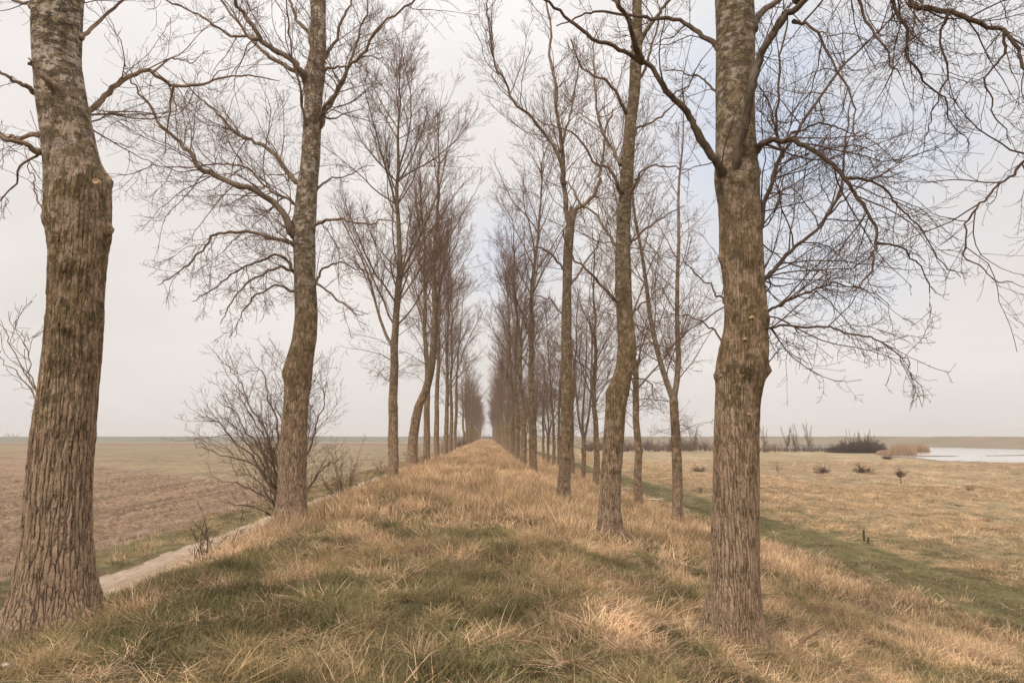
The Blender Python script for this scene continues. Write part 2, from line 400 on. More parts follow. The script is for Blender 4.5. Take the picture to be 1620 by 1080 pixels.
for i in range(len(line) - 1):
    for t in np.linspace(0, 1, 12, endpoint=False): ll.append((line[i][0] * (1 - t) + line[i + 1][0] * t, line[i][1] * (1 - t) + line[i + 1][1] * t))
fd = obj('far_dike', ribbon('far_dike', ll, [(-60, -2.7), (-40, 0.6), (-33, 1.72), (-29, 1.72), (-18, 0.1), (-8, -1.7), (0, -2.7)] if False else [(0, -2.75), (-5, -2.1), (-22, -1.2), (-36, 1.55), (-41, 1.6), (-60, -2.8)], M_DIKE))
tag(fd, 'long low sea dike on the horizon beyond the lake', 'dike', kind='structure')
ll = [(x, 560 + 0.10 * x + 20 * math.sin(x / 160.0)) for x in np.linspace(-1400, 30, 60)]
ld = obj('far_dike', ribbon('far_dike_left', ll, [(-14, -2.5), (0, 1.5), (5, 1.55), (22, -2.5)], M_DIKEL))
tag(ld, 'grey green dike on the horizon beyond the ploughed land', 'dike', kind='structure')

def poly_sheet(name, px, z, mat, label, cat, jitter=0.0, thick=None):
    import bmesh
    pts = []
    r = RS(5)
    n = len(px)
    for i in range(n):
        a = at_z(px[i][0], px[i][1], z); b = at_z(px[(i + 1) % n][0], px[(i + 1) % n][1], z)
        d = np.linalg.norm(b - a); m = max(1, int(d / 2.5))
        for t in np.arange(m) / m:
            q = a * (1 - t) + b * t; pts.append((q[0] + r.uniform(-1, 1) * jitter, q[1] + r.uniform(-1, 1) * jitter, z))
    bm = bmesh.new(); vs = [bm.verts.new(p) for p in pts]; f = bm.faces.new(vs)
    if f.normal.z < 0: bmesh.ops.reverse_faces(bm, faces=[f])
    bmesh.ops.triangulate(bm, faces=bm.faces[:])
    me = bpy.data.meshes.new(name); bm.to_mesh(me); bm.free(); me.materials.append(mat)
    o = obj(name, me); return tag(o, label, cat, kind='structure')
k = NT('lake_water'); P = k.coord('Object')
k.bsdf((0.42, 0.41, 0.40), 0.16, k.bump(k.noise(k.mapping(P, (0.6, 1.4, 1)), 1.2, 3), 0.25, 0.05), 1.0)  # sky reflection partly painted in: pale base colour brightens the water
ZR = -2.55
poly_sheet('lake', [(1235, 709), (1330, 712), (1388, 716), (1398, 721.5), (1450, 724), (1484, 728.2), (1495, 728.8), (1620, 732.5), (1800, 741), (2100, 757), (2350, 740), (2300, 722), (1900, 715.5), (1620, 710.8), (1500, 707.4), (1380, 705.6), (1235, 704.6)], ZR, k.m, 'pale still lake reflecting the white sky on the right', 'lake', 0.35)
M_MUD = simple('mud', (0.20, 0.14, 0.10), (0.30, 0.22, 0.16), 1.0)
poly_sheet('mud_bank', [(1444, 720.5), (1480, 720.2), (1515, 720.6), (1515, 721.0), (1480, 721.4), (1444, 721.6)], ZR + 0.06, M_MUD, 'thin mud bank in the lake beside the reed bed', 'mud bank', 0.2)
poly_sheet('mud_bank', [(1560, 720.2), (1620, 718.9), (1760, 719.5), (1760, 720.4), (1620, 719.8), (1560, 720.6)], ZR + 0.06, M_MUD, 'thin mud bank in the lake at the right edge of the picture', 'mud bank', 0.2)

# ------------------------------------------------------------ branch engine
Z3 = np.array([0, 0, 1.0])
def nrm(v): return v / np.maximum(np.linalg.norm(v, axis=-1, keepdims=True), 1e-9)
class Batch:
    def __init__(s, P, R):
        s.P = P; s.R = R; s.L = np.linalg.norm(np.diff(P, axis=1), axis=2).sum(1)
def radius_for(L): return 0.0052 * L ** 1.25 + 0.0012
def grow(P, D, L, R0, n, t0, t1, wob, rng, rend=0.25, rmin=0.0011):
    N = len(P); pts = [P]; d = nrm(D); st = (L / n)[:, None]
    for i in range(n):
        s = (i + 0.5) / n
        d = nrm(d + Z3 * ((t0 * (1 - s) + t1 * s) / n) + rng.normal(0, wob, (N, 3)) / math.sqrt(n))
        P = P + d * st; pts.append(P)
    s = np.linspace(0, 1, n + 1)[None, :]
    R = np.maximum(R0[:, None] * (1 - (1 - rend) * s), rmin)
    return Batch(np.stack(pts, 1), R)
def spawn(B, dens, rng, t0=0.15, t1=1.0, ang=(35, 65), lf=(0.3, 0.6), lmax=3.0, lmin=0.08, n=5, trop=(0.0, 0.6), wob=0.35, total=None, up=0.0, thin=0.75, rscale=1.0, rmin=0.0011):
    tot = total if total else max(2, int(B.L.sum() * dens))
    idx = rng.choice(len(B.L), tot, p=B.L / B.L.sum()); t = t0 + (t1 - t0) * rng.rand(tot)
    S = B.P.shape[1] - 1; f = t * S; i = np.minimum(f.astype(int), S - 1); fr = (f - i)[:, None]
    a = B.P[idx, i]; b = B.P[idx, i + 1]; P = a * (1 - fr) + b * fr; T = nrm(b - a)
    rp = B.R[idx, i] * (1 - fr[:, 0]) + B.R[idx, i + 1] * fr[:, 0]
    rnd = nrm(rng.normal(0, 1, (tot, 3))); perp = nrm(np.cross(T, rnd) + 1e-6); 
    if up: perp = nrm(perp + Z3 * up)
    A = np.radians(rng.uniform(ang[0], ang[1], tot))[:, None]
    D = T * np.cos(A) + perp * np.sin(A)
    L = np.clip(B.L[idx] * (1.05 - 0.75 * t) * rng.uniform(lf[0], lf[1], tot), lmin, lmax)
    R0 = np.minimum(rp * thin, radius_for(L) * rscale)
    return grow(P, D, L, np.maximum(R0, rmin), n, trop[0], trop[1], wob, rng, rmin=rmin)
def tubes(batches):
    Vs = []; Qs = []; As = []; off = 0
    for B, sides in batches:
        P, R = B.P, B.R; N, S, _ = P.shape
        T = np.gradient(P, axis=1); T = nrm(T)
        ref = np.where(np.abs(T[:, :1, 2:3]) > 0.9, np.array([1.0, 0.13, 0]), np.array([0.0, 0.1, 1.0]))
        mt = nrm(P[:, -1] - P[:, 0])
        ref = np.where(np.abs(mt[:, None, 2:3]) > 0.75, np.array([1.0, 0.13, 0.05]), np.array([0.1, 0.05, 1.0]))
        U = nrm(np.cross(T, np.broadcast_to(ref, T.shape))); W = np.cross(T, U)
        a = np.arange(sides) / sides * 2 * math.pi
        V = P[:, :, None] + R[:, :, None, None] * (U[:, :, None] * np.cos(a)[:, None] + W[:, :, None] * np.sin(a)[:, None])
        Vs.append(V.reshape(-1, 3)); As.append(np.repeat(R.ravel(), sides))
        bi = (np.arange(N)[:, None, None] * S + np.arange(S - 1)[None, :, None]) * sides
        j = np.arange(sides)[None, None, :]; j2 = (j + 1) % sides
        q = np.stack([bi + j, bi + j2, bi + sides + j2, bi + sides + j], -1).reshape(-1, 4) + off
        Qs.append(q); off += N * S * sides
    return np.concatenate(Vs), np.concatenate(Qs), np.concatenate(As)
def tube_mesh(name, batches, mat, org=None):
    V, Q, A = tubes(batches)
    if org is not None: V = V - org
    return mesh_np(name, V, Q, mat, True, {'rad': A})
def catmull(pts, n):
    p = np.array(pts, float); p = np.concatenate([[2 * p[0] - p[1]], p, [2 * p[-1] - p[-2]]]); m = len(p) - 3
    out = []
    for u in np.linspace(0, m - 1e-6, n + 1):
        i = int(u); t = u - i; a, b, c, d = p[i:i + 4]
        out.append(0.5 * (2 * b + (c - a) * t + (2 * a - 5 * b + 4 * c - d) * t * t + (3 * b - a - 3 * c + d) * t ** 3))
    return np.array(out)

# ------------------------------------------------------------ trunks
def trunk_mesh(name, C, R, mat, sides, ringstep, base_z, seed, flare=0.5, burls=(), lobes=5, lump=0.03):
    """ C: centres (n,3) rising, R: radii; surface with root flare, swellings and burls """
    rng = RS(seed)
    C = np.array(C, float); R = np.array(R, float)
    seg = np.concatenate([[0], np.cumsum(np.linalg.norm(np.diff(C, axis=0), axis=1))])
    n = max(8, int(seg[-1] / ringstep)); u = np.linspace(0, seg[-1], n + 1)
    # smooth interpolation
    def sm(a):
        x = np.interp(u, seg, a); w = max(1, int(0.10 / ringstep)); kx = np.ones(2 * w + 1) / (2 * w + 1)
        xp = np.concatenate([np.full(w, x[0]), x, np.full(w, x[-1])]); xp = np.convolve(xp, kx, 'valid'); xp[0] = x[0]; return xp
    cx, cy, cz, rr = sm(C[:, 0]), sm(C[:, 1]), np.interp(u, seg, C[:, 2]), sm(R)
    th = np.arange(sides) / sides * 2 * math.pi
    TH, ZZ = np.meshgrid(th, cz); RR = np.repeat(rr[:, None], sides, 1)
    h = ZZ - base_z
    lob = 0.5 + 0.5 * np.sin(lobes * TH + 1.3 * np.sin(2 * TH + seed) + seed)
    RR = RR * (1 + flare * np.exp(-np.maximum(h, -0.25) / 0.2) * (0.35 + 0.75 * lob))
    s1 = fbm(np.cos(TH) * 1.6 + 9 + seed, np.sin(TH) * 1.6 + ZZ * 1.1, seed) - 0.5
    s2 = fbm(np.cos(TH) * 3.5 + 40 + seed, np.sin(TH) * 3.5 + ZZ * 2.8, seed + 7) - 0.5
    RR = RR * (1 + lump * 3.0 * s1 + lump * 1.6 * s2)
    for bz, baz, br, amp in burls:
        da = np.abs((TH - baz + math.pi) % (2 * math.pi) - math.pi) * RR
        d2 = (da ** 2 + ((ZZ - bz) * 0.9) ** 2) / br ** 2
        RR = RR + amp * np.exp(-d2) * (1 + 0.5 * (fbm(TH * 9, ZZ * 14, seed + 3) - 0.5) * 2)
    V = np.stack([cx[:, None] + RR * np.cos(TH), cy[:, None] + RR * np.sin(TH), ZZ], -1).reshape(-1, 3)
    i = np.arange(n)[:, None] * sides; j = np.arange(sides)[None]; j2 = (j + 1) % sides
    Q = np.stack([i + j, i + j2, i + sides + j2, i + sides + j], -1).reshape(-1, 4)
    top = len(V); V = np.concatenate([V, [[cx[-1], cy[-1], cz[-1] + rr[-1] * 0.3]]])
    tr = np.stack([n * sides + np.arange(sides), n * sides + (np.arange(sides) + 1) % sides, np.full(sides, top)], 1)
    return V, Q, tr
def trunk_from_rows(rows, D, extra=()):
    C = []; R = []
    for y, xl, xr in sorted(rows, key=lambda r: -r[0]):
        a = at_y(xl, y, D); b = at_y(xr, y, D); C.append((a + b) / 2); R.append(abs(b[0] - a[0]) / 2)
    for e in extra: C.append(np.array([C[-1][0] + e[0], C[-1][1] + e[1], C[-1][2] + e[2]])); R.append(e[3])
    return np.array(C), np.array(R)

def limb(pts, D, dd, w0, w1, n=None, start_dd=0.0):
    """ authored limb: picture points, carried back (or forward) by dd metres along its length """
    m = len(pts); P = []
    for i, (x, y) in enumerate(pts):
        t = i / (m - 1); P.append(at_y(x, y, D + start_dd + dd * t ** 0.8))
    P = catmull(P, n or max(10, 4 * m)); s = np.linspace(0, 1, len(P))
    w1 = min(w1, max(0.8, w1 * 0.55)); w0 = w0 * 0.78; R = (w0 * (1 - s) ** 0.9 + w1 * (1 - (1 - s) ** 0.9)) / 2 / F * D
    rng = RS(int(pts[0][0] * 7 + pts[0][1]))
    P[1:] += rng.normal(0, 0.010 * D / 7, P[1:].shape) * np.linspace(0.5, 1, len(P) - 1)[:, None]
    q = np.linspace(0, len(P) / 3.2, len(P)); wob = np.stack([vnoise(q, q * 0 + i * 7 + pts[0][1], 3) - 0.5 for i in range(3)], 1)
    P += wob * np.minimum(1, np.arange(len(P)) / 4.0)[:, None] * 0.055 * D / 7
    d_ = np.concatenate([[0], np.cumsum(np.linalg.norm(np.diff(P, axis=0), axis=1))])
    R = R * (1 + 0.55 * np.exp(-d_ / (R[0] * 2.5 + 0.02))) * (1 + 0.10 * (vnoise(np.arange(len(P)) * 0.9, np.full(len(P), pts[0][0] * 1.0), 6) - 0.5) * 2)
    T0 = nrm(P[1] - P[0]); P = np.concatenate([[P[0] - T0 * R[0] * 0.5], [P[0] - T0 * R[0] * 0.48], P]); R = np.concatenate([[0.0004], [R[0] * 0.55], R])
    return Batch(P[None], R[None])

def dress(B, rng, style, dk=1.0, rm=0.0022, q=1.0):
    """ sub-branches and twigs for one limb """
    if style == 'none': return [(B, 8)]
    if style == 'droop':      # arching, hanging twigs with hooked tips
        T = ((-0.8, 0.7), (-0.9, 1.1), (0.2, 1.3)); A = (30, 65)
    elif style == 'up':
        T = ((0.2, 0.9), (0.1, 0.9), (0.4, 0.9)); A = (25, 50)
    else:
        T = ((-0.2, 0.6), (-0.3, 0.9), (0.3, 1.1)); A = (28, 60)
    a = spawn(B, 5.0 * dk * q, rng, 0.06, 1, A, (0.2, 0.85), 2.0 / q, 0.25, 9, T[0], 0.5, rmin=rm * 1.6, rscale=1.0)
    b = spawn(a, 6.0 * dk * q, rng, 0.10, 1, A, (0.3, 0.7), 0.8 / q, 0.12, 6, T[1], 0.45, rmin=rm * 1.1)
    c = spawn(b, 6.5 * q, rng, 0.15, 1, (30, 65), (0.25, 0.6), 0.3 / q, 0.04, 3, T[2], 0.3, rmin=rm)
    tot = [(B, 10), (a, 5), (b, 3), (c, 3)]
    return tot

def near_tree(label, D, rows, extra, base_z, limbs, seed, mat, sides, step, burls=(), flare=0.5, tops=0, topstyle='spread', bmat=None, lobes=5, group=None, lump=0.03, sink=0.45):
    C, R = trunk_from_rows(rows, D, extra)
    base = np.array([C[0][0], D, base_z])
    C = np.concatenate([[[C[0][0], C[0][1], base_z - sink]], C]); R = np.concatenate([[R[0]], R])
    C[1:, 2] = np.maximum.accumulate(C[1:, 2])
    root = empty('poplar_tree', base, label, 'tree', group)
    V, Q, tr = trunk_mesh('trunk', C, R, mat, sides, step, base_z, seed, flare, burls, lobes, lump)
    obj('trunk', mesh_np('trunk', V - base, Q, mat, True, None, tr), root)
    rng = RS(seed)
    for L in limbs:
        pts, dd, w0, w1, style = L[:5]; dk = L[5] if len(L) > 5 else 1.0; sd = L[6] if len(L) > 6 else 0.0
        B = limb(pts, D, dd, w0, w1, start_dd=sd)
        obj('branch', tube_mesh('branch', dress(B, rng, style, dk, 0.0019 if D < 9 else 0.0030 if D < 18 else 0.0042, 1.25 if D < 9 else 0.95 if D < 18 else 0.75), bmat or M_BR, base), root)
    if tops:                       # the crown above the picture's edge
        T = Batch(C[None, -4:], R[None, -4:]); T.P = catmull(C[-4:], 16)[None]; T.R = np.linspace(R[-4], R[-1], 17)[None]; T = Batch(T.P, T.R)
        a = spawn(T, 0, rng, 0.12, 1, (30, 55), (0.35, 0.6), 4.5, 1.2, 9, (0.3, 0.7), 0.3, total=tops)
        b = spawn(a, 2.4, rng, 0.2, 1, (30, 60), (0.3, 0.55), 1.6, 0.3, 6, (-0.4, 0.7), 0.35, rmin=0.0035)
        c = spawn(b, 4.0, rng, 0.2, 1, (30, 60), (0.3, 0.6), 0.6, 0.1, 4, (-0.3, 0.8), 0.35, rmin=0.0025)
        obj('crown', tube_mesh('crown', [(a, 6), (b, 4), (c, 3)], bmat or M_BR, base), root)
    return root, C, R
def burl(x, y, D, C_, az, br, amp):
    return (at_y(x, y, D)[2], RAD(az), br, amp)

XL, XR, XO = -4.2, 2.6, 7.0
DL1, DL2 = depth_for(85, XL, 1000), depth_for(462, XL, 815)
DR1, DR2, DR3 = depth_for(1158, XR, 1010), depth_for(965, XR, 845), depth_for(891, XR, 785)
print('depths', DL1, DL2, DR1, DR2, DR3)

# --- L1
rows = [(0, 55, 127), (60, 55, 125), (100, 56, 124), (150, 60, 132), (200, 67, 142), (250, 73, 154), (275, 76, 168), (300, 76, 172), (340, 75, 171), (365, 78, 172), (400, 81, 166), (450, 80, 161), (500, 78, 160), (545, 74, 157), (600, 67, 152), (690, 54, 146), (740, 49, 142), (840, 42, 140), (900, 35, 142), (945, 30, 144), (985, 24, 148)]
zb = at_y(85, 1000, DL1)[2]
B_ = [burl(175, 285, DL1, None, 5, 0.07, 0.05), burl(177, 362, DL1, None, 0, 0.06, 0.05), burl(75, 350, DL1, None, 190, 0.07, 0.05), burl(110, 430, DL1, None, 280, 0.08, 0.035), burl(118, 520, DL1, None, 285, 0.09, 0.03), burl(76, 505, DL1, None, 185, 0.06, 0.03), burl(110, 340, DL1, None, 265, 0.10, 0.03), burl(95, 570, DL1, None, 260, 0.08, 0.025)]
limbs = [
    ([(128, 205), (137, 190), (150, 170), (175, 145), (210, 122), (235, 112), (265, 130), (310, 134), (350, 122), (400, 120), (440, 124)], 1.2, 15, 3, 'spread', 0.8),
    ([(240, 115), (275, 92), (300, 98), (330, 88)], 0.9, 5, 1.5, 'spread', 1.0, 0.5),
    ([(275, 134), (270, 170), (263, 215), (262, 262)], 0.4, 5, 1.5, 'droop', 0.9, 0.7),
    ([(75, 242), (62, 240), (40, 227), (20, 222), (-10, 213), (-60, 205)], -0.6, 13, 6, 'droop', 0.7),
    ([(72, 212), (50, 214), (35, 218), (10, 213), (-30, 190)], 0.8, 12, 5, 'droop', 0.6),
    ([(65, 150), (50, 142), (30, 130), (0, 113), (-50, 90)], -0.4, 11, 5, 'droop', 0.8),
    ([(62, 20), (50, 10), (30, 0), (-20, -20)], 0.4, 11, 6, 'droop', 0.8),
    ([(82, 135), (74, 128), (60, 112), (52, 98), (44, 90)], -0.25, 12, 4, 'none', 1, -0.25),
    ([(76, 345), (66, 320), (55, 290), (45, 262), (38, 236)], 0.3, 4, 2, 'none'),
    ([(66, 640), (50, 622), (30, 600), (12, 575), (2, 555)], 0.2, 3.2, 1.2, 'up', 0.8),
    ([(66, 638), (52, 600), (40, 560), (32, 520)], 0.5, 3.2, 1.2, 'up', 0.8),
    ([(64, 630), (36, 590), (16, 545), (4, 500)], 0.4, 3.2, 1.2, 'up', 0.8),
    ([(70, 235), (40, 262), (10, 300), (-30, 340)], 0.8, 6, 3, 'droop', 1.2),
    ([(128, 60), (150, 40), (180, 15), (220, -20), (260, -50)], 0.8, 9, 4, 'spread', 0.7),
    ([(118, 10), (135, -30), (160, -80), (190, -140)], 1.5, 18, 8, 'spread', 0.6),
    ([(66, 15), (45, -40), (10, -90), (-40, -140)], 0.4, 18, 8, 'droop', 0.8)]
rootL1, CL1, RL1 = near_tree('thick furrowed poplar at the left edge of the picture with a sawn-off limb scar', DL1, rows, [(0.02, 0.1, 1.5, 0.2), (0.1, 0.2, 3.0, 0.17), (-0.1, 0.1, 4.0, 0.1), (0.1, 0.1, 4, 0.03)], zb, limbs, 11, M_BARK_L, 420, 0.0085, B_, 0.75, 16, 'spread', M_BRP, 6)
# sawn scar
import bmesh
def scar(parent, wpos, normal, r, name='pruning_scar'):
    bm = bmesh.new(); n = Vector(normal).normalized(); q = n.to_track_quat('Z', 'Y').to_matrix().to_4x4()
    rings = [(0.0, 0.012), (0.55, 0.014), (0.7, 0.012), (0.78, 0.022), (1.05, 0.020), (1.25, -0.02)]
    S = 20; prev = None; c = bm.verts.new((0, 0, 0.012))
    for rr, zz in rings[1:]:
        ring = [bm.verts.new((r * rr * math.cos(a), r * rr * 0.9 * math.sin(a), zz)) for a in [i * 2 * math.pi / S for i in range(S)]]
        for i in range(S):
            if prev is None: bm.faces.new((c, ring[i], ring[(i + 1) % S]))
            else: bm.faces.new((prev[i], ring[i], ring[(i + 1) % S], prev[(i + 1) % S])) 
        prev = ring
    bm.transform(Matrix.Translation(Vector(wpos) - parent.location) @ q)
    me = bpy.data.meshes.new(name); bm.to_mesh(me); bm.free()
    me.materials.append(M_CUT); me.materials.append(M_BR)
    for p in me.polygons: p.use_smooth = True
    return obj(name, me, parent)
M_CUT = simple('cut_wood', (0.30, 0.19, 0.11), (0.62, 0.45, 0.29), 22.0, 0.8, 0.3, 0.01)
p = at_y(153, 288, DL1 - 0.295); scar(rootL1, p, (0.12, -1, 0.08), 0.030)

# --- L2
rows = [(0, 492, 515), (40, 492, 515), (80, 490, 516), (108, 484, 514), (122, 478, 514), (150, 482, 510), (200, 480, 508), (250, 477, 506), (300, 470, 502), (340, 466, 500), (370, 463, 498), (420, 465, 499), (450, 466, 500), (500, 467, 502), (540, 462, 500), (570, 453, 495), (590, 449, 494), (610, 451, 491), (640, 449, 488), (700, 443, 485), (740, 441, 484), (780, 440, 484), (808, 438, 485)]
zb = at_y(462, 818, DL2)[2]
B_ = [burl(450, 590, DL2, None, 180, 0.12, 0.04), burl(478, 355, DL2, None, 200, 0.15, 0.04), burl(478, 122, DL2, None, 185, 0.12, 0.04), burl(475, 600, DL2, None, 270, 0.12, 0.03), burl(490, 430, DL2, None, 300, 0.12, 0.03)]
limbs = [
    ([(468, 372), (462, 363), (435, 320), (400, 303), (350, 285), (320, 262), (290, 233), (262, 205), (240, 170), (212, 138), (190, 110)], -1.2, 15, 3, 'spread', 1.0),
    ([(480, 300), (472, 290), (455, 265), (430, 235), (400, 225), (370, 205), (340, 170), (310, 150), (285, 120)], 1.2, 12, 3, 'spread', 1.0),
    ([(488, 125), (480, 118), (460, 100), (430, 75), (405, 50), (385, 20), (372, -10), (350, -60)], -1.0, 15, 6, 'spread', 0.8),
    ([(488, 130), (478, 122), (440, 100), (410, 75), (385, 50), (350, 0), (330, -40)], 1.6, 11, 5, 'spread', 0.8),
    ([(408, 62), (375, 58), (340, 45), (300, 20), (265, 0), (230, -15)], 0.5, 6, 2.5, 'spread', 0.9, -0.8),
    ([(470, 388), (462, 384), (430, 374), (380, 367), (340, 373), (310, 398), (280, 430), (252, 452)], -0.8, 9, 2, 'droop', 1.25),
    ([(472, 436), (466, 430), (455, 412), (430, 404), (400, 416), (370, 436), (330, 462), (300, 480)], 0.8, 8, 2, 'droop', 1.3),
    ([(470, 430), (450, 425), (425, 427), (390, 442), (362, 478), (346, 512)], -1.2, 7, 2, 'droop', 1.3),
    ([(468, 462), (440, 455), (400, 470), (380, 495), (365, 530)], 0.3, 5, 1.5, 'droop', 1.2),
    ([(496, 356), (515, 350), (540, 347), (575, 352), (610, 346), (640, 352)], -1.4, 7, 2, 'droop', 1.1),
    ([(496, 450), (506, 440), (520, 425), (540, 418), (565, 424), (590, 440)], 0.6, 6, 1.8, 'droop', 1.2),
    ([(497, 446), (515, 460), (540, 480), (560, 495), (580, 515)], -0.6, 5, 1.5, 'droop', 1.1),
    ([(505, 200), (513, 175), (530, 150), (545, 115), (575, 82), (615, 37), (655, 2), (690, -30)], -1.6, 10, 4, 'spread', 0.9),
    ([(503, 205), (512, 190), (530, 155), (552, 110), (568, 62), (578, 30), (583, -20)], 1.2, 9, 4, 'up', 0.8),
    ([(508, 118), (518, 85), (532, 50), (546, 20), (560, -15)], 0.6, 9, 5, 'up', 0.8),
    ([(508, 118), (530, 105), (552, 98), (580, 90), (610, 92)], -0.7, 6, 2, 'spread', 1.0),
    ([(484, 198), (474, 150), (466, 90), (456, 30), (446, -20)], -1.2, 6, 3, 'up', 0.6, -0.2),
    ([(494, 68), (480, 42), (462, 12), (446, -20)], 0.4, 9, 6, 'up', 0.7),
    ([(474, 328), (460, 320), (435, 305), (410, 285), (388, 263), (350, 258), (300, 262), (240, 266), (190, 275)], 0.3, 6, 1.5, 'spread', 1.0),
    ([(500, 165), (520, 190), (545, 180), (575, 170)], 0.7, 5, 2, 'spread', 1.0),
    ([(500, 300), (520, 285), (550, 275), (590, 262)], 0.7, 5, 2, 'spread', 1.0),
    ([(508, 60), (508, 20), (506, -30), (520, -90)], 0.3, 17, 10, 'up', 0.5)]
near_tree('second poplar from the left, standing clear above the bare hawthorn scrub with wide arching limbs', DL2, rows, [(0.1, 0.1, 2.5, 0.14), (-0.1, 0.2, 3.5, 0.09), (0.1, 0.1, 3.5, 0.03)], zb, limbs, 23, M_BARK_M, 160, 0.025, B_, 0.32, 20, lump=0.045)

# --- R1
rows = [(0, 1133, 1190), (50, 1135, 1193), (100, 1135, 1193), (150, 1134, 1192), (200, 1134, 1193), (250, 1133, 1196), (285, 1131, 1199), (320, 1137, 1200), (350, 1139, 1203), (400, 1139, 1206), (450, 1146, 1209), (490, 1148, 1213), (520, 1147, 1213), (545, 1141, 1214), (565, 1136, 1214), (590, 1133, 1211), (610, 1134, 1206), (640, 1133, 1201), (700, 1131, 1199), (750, 1130, 1199), (800, 1128, 1199), (850, 1126, 1199), (900, 1123, 1199), (950, 1119, 1200), (985, 1116, 1201)]
zb = at_y(1158, 1008, DR1)[2]
B_ = [burl(1214, 500, DR1, None, 0, 0.055, 0.03), burl(1200, 510, DR1, None, 310, 0.07, 0.04), burl(1214, 548, DR1, None, 5, 0.05, 0.03), burl(1133, 594, DR1, None, 190, 0.06, 0.05), burl(1212, 588, DR1, None, 350, 0.06, 0.05), burl(1175, 578, DR1, None, 275, 0.12, 0.03), burl(1190, 500, DR1, None, 300, 0.05, 0.035), burl(1136, 408, DR1, None, 180, 0.04, 0.035), burl(1195, 275, DR1, None, 350, 0.06, 0.03), burl(1150, 300, DR1, None, 260, 0.07, 0.03), burl(1185, 655, DR1, None, 300, 0.03, 0.02), burl(1150, 590, DR1, None, 250, 0.08, 0.03), burl(1160, 420, DR1, None, 270, 0.06, 0.02)]
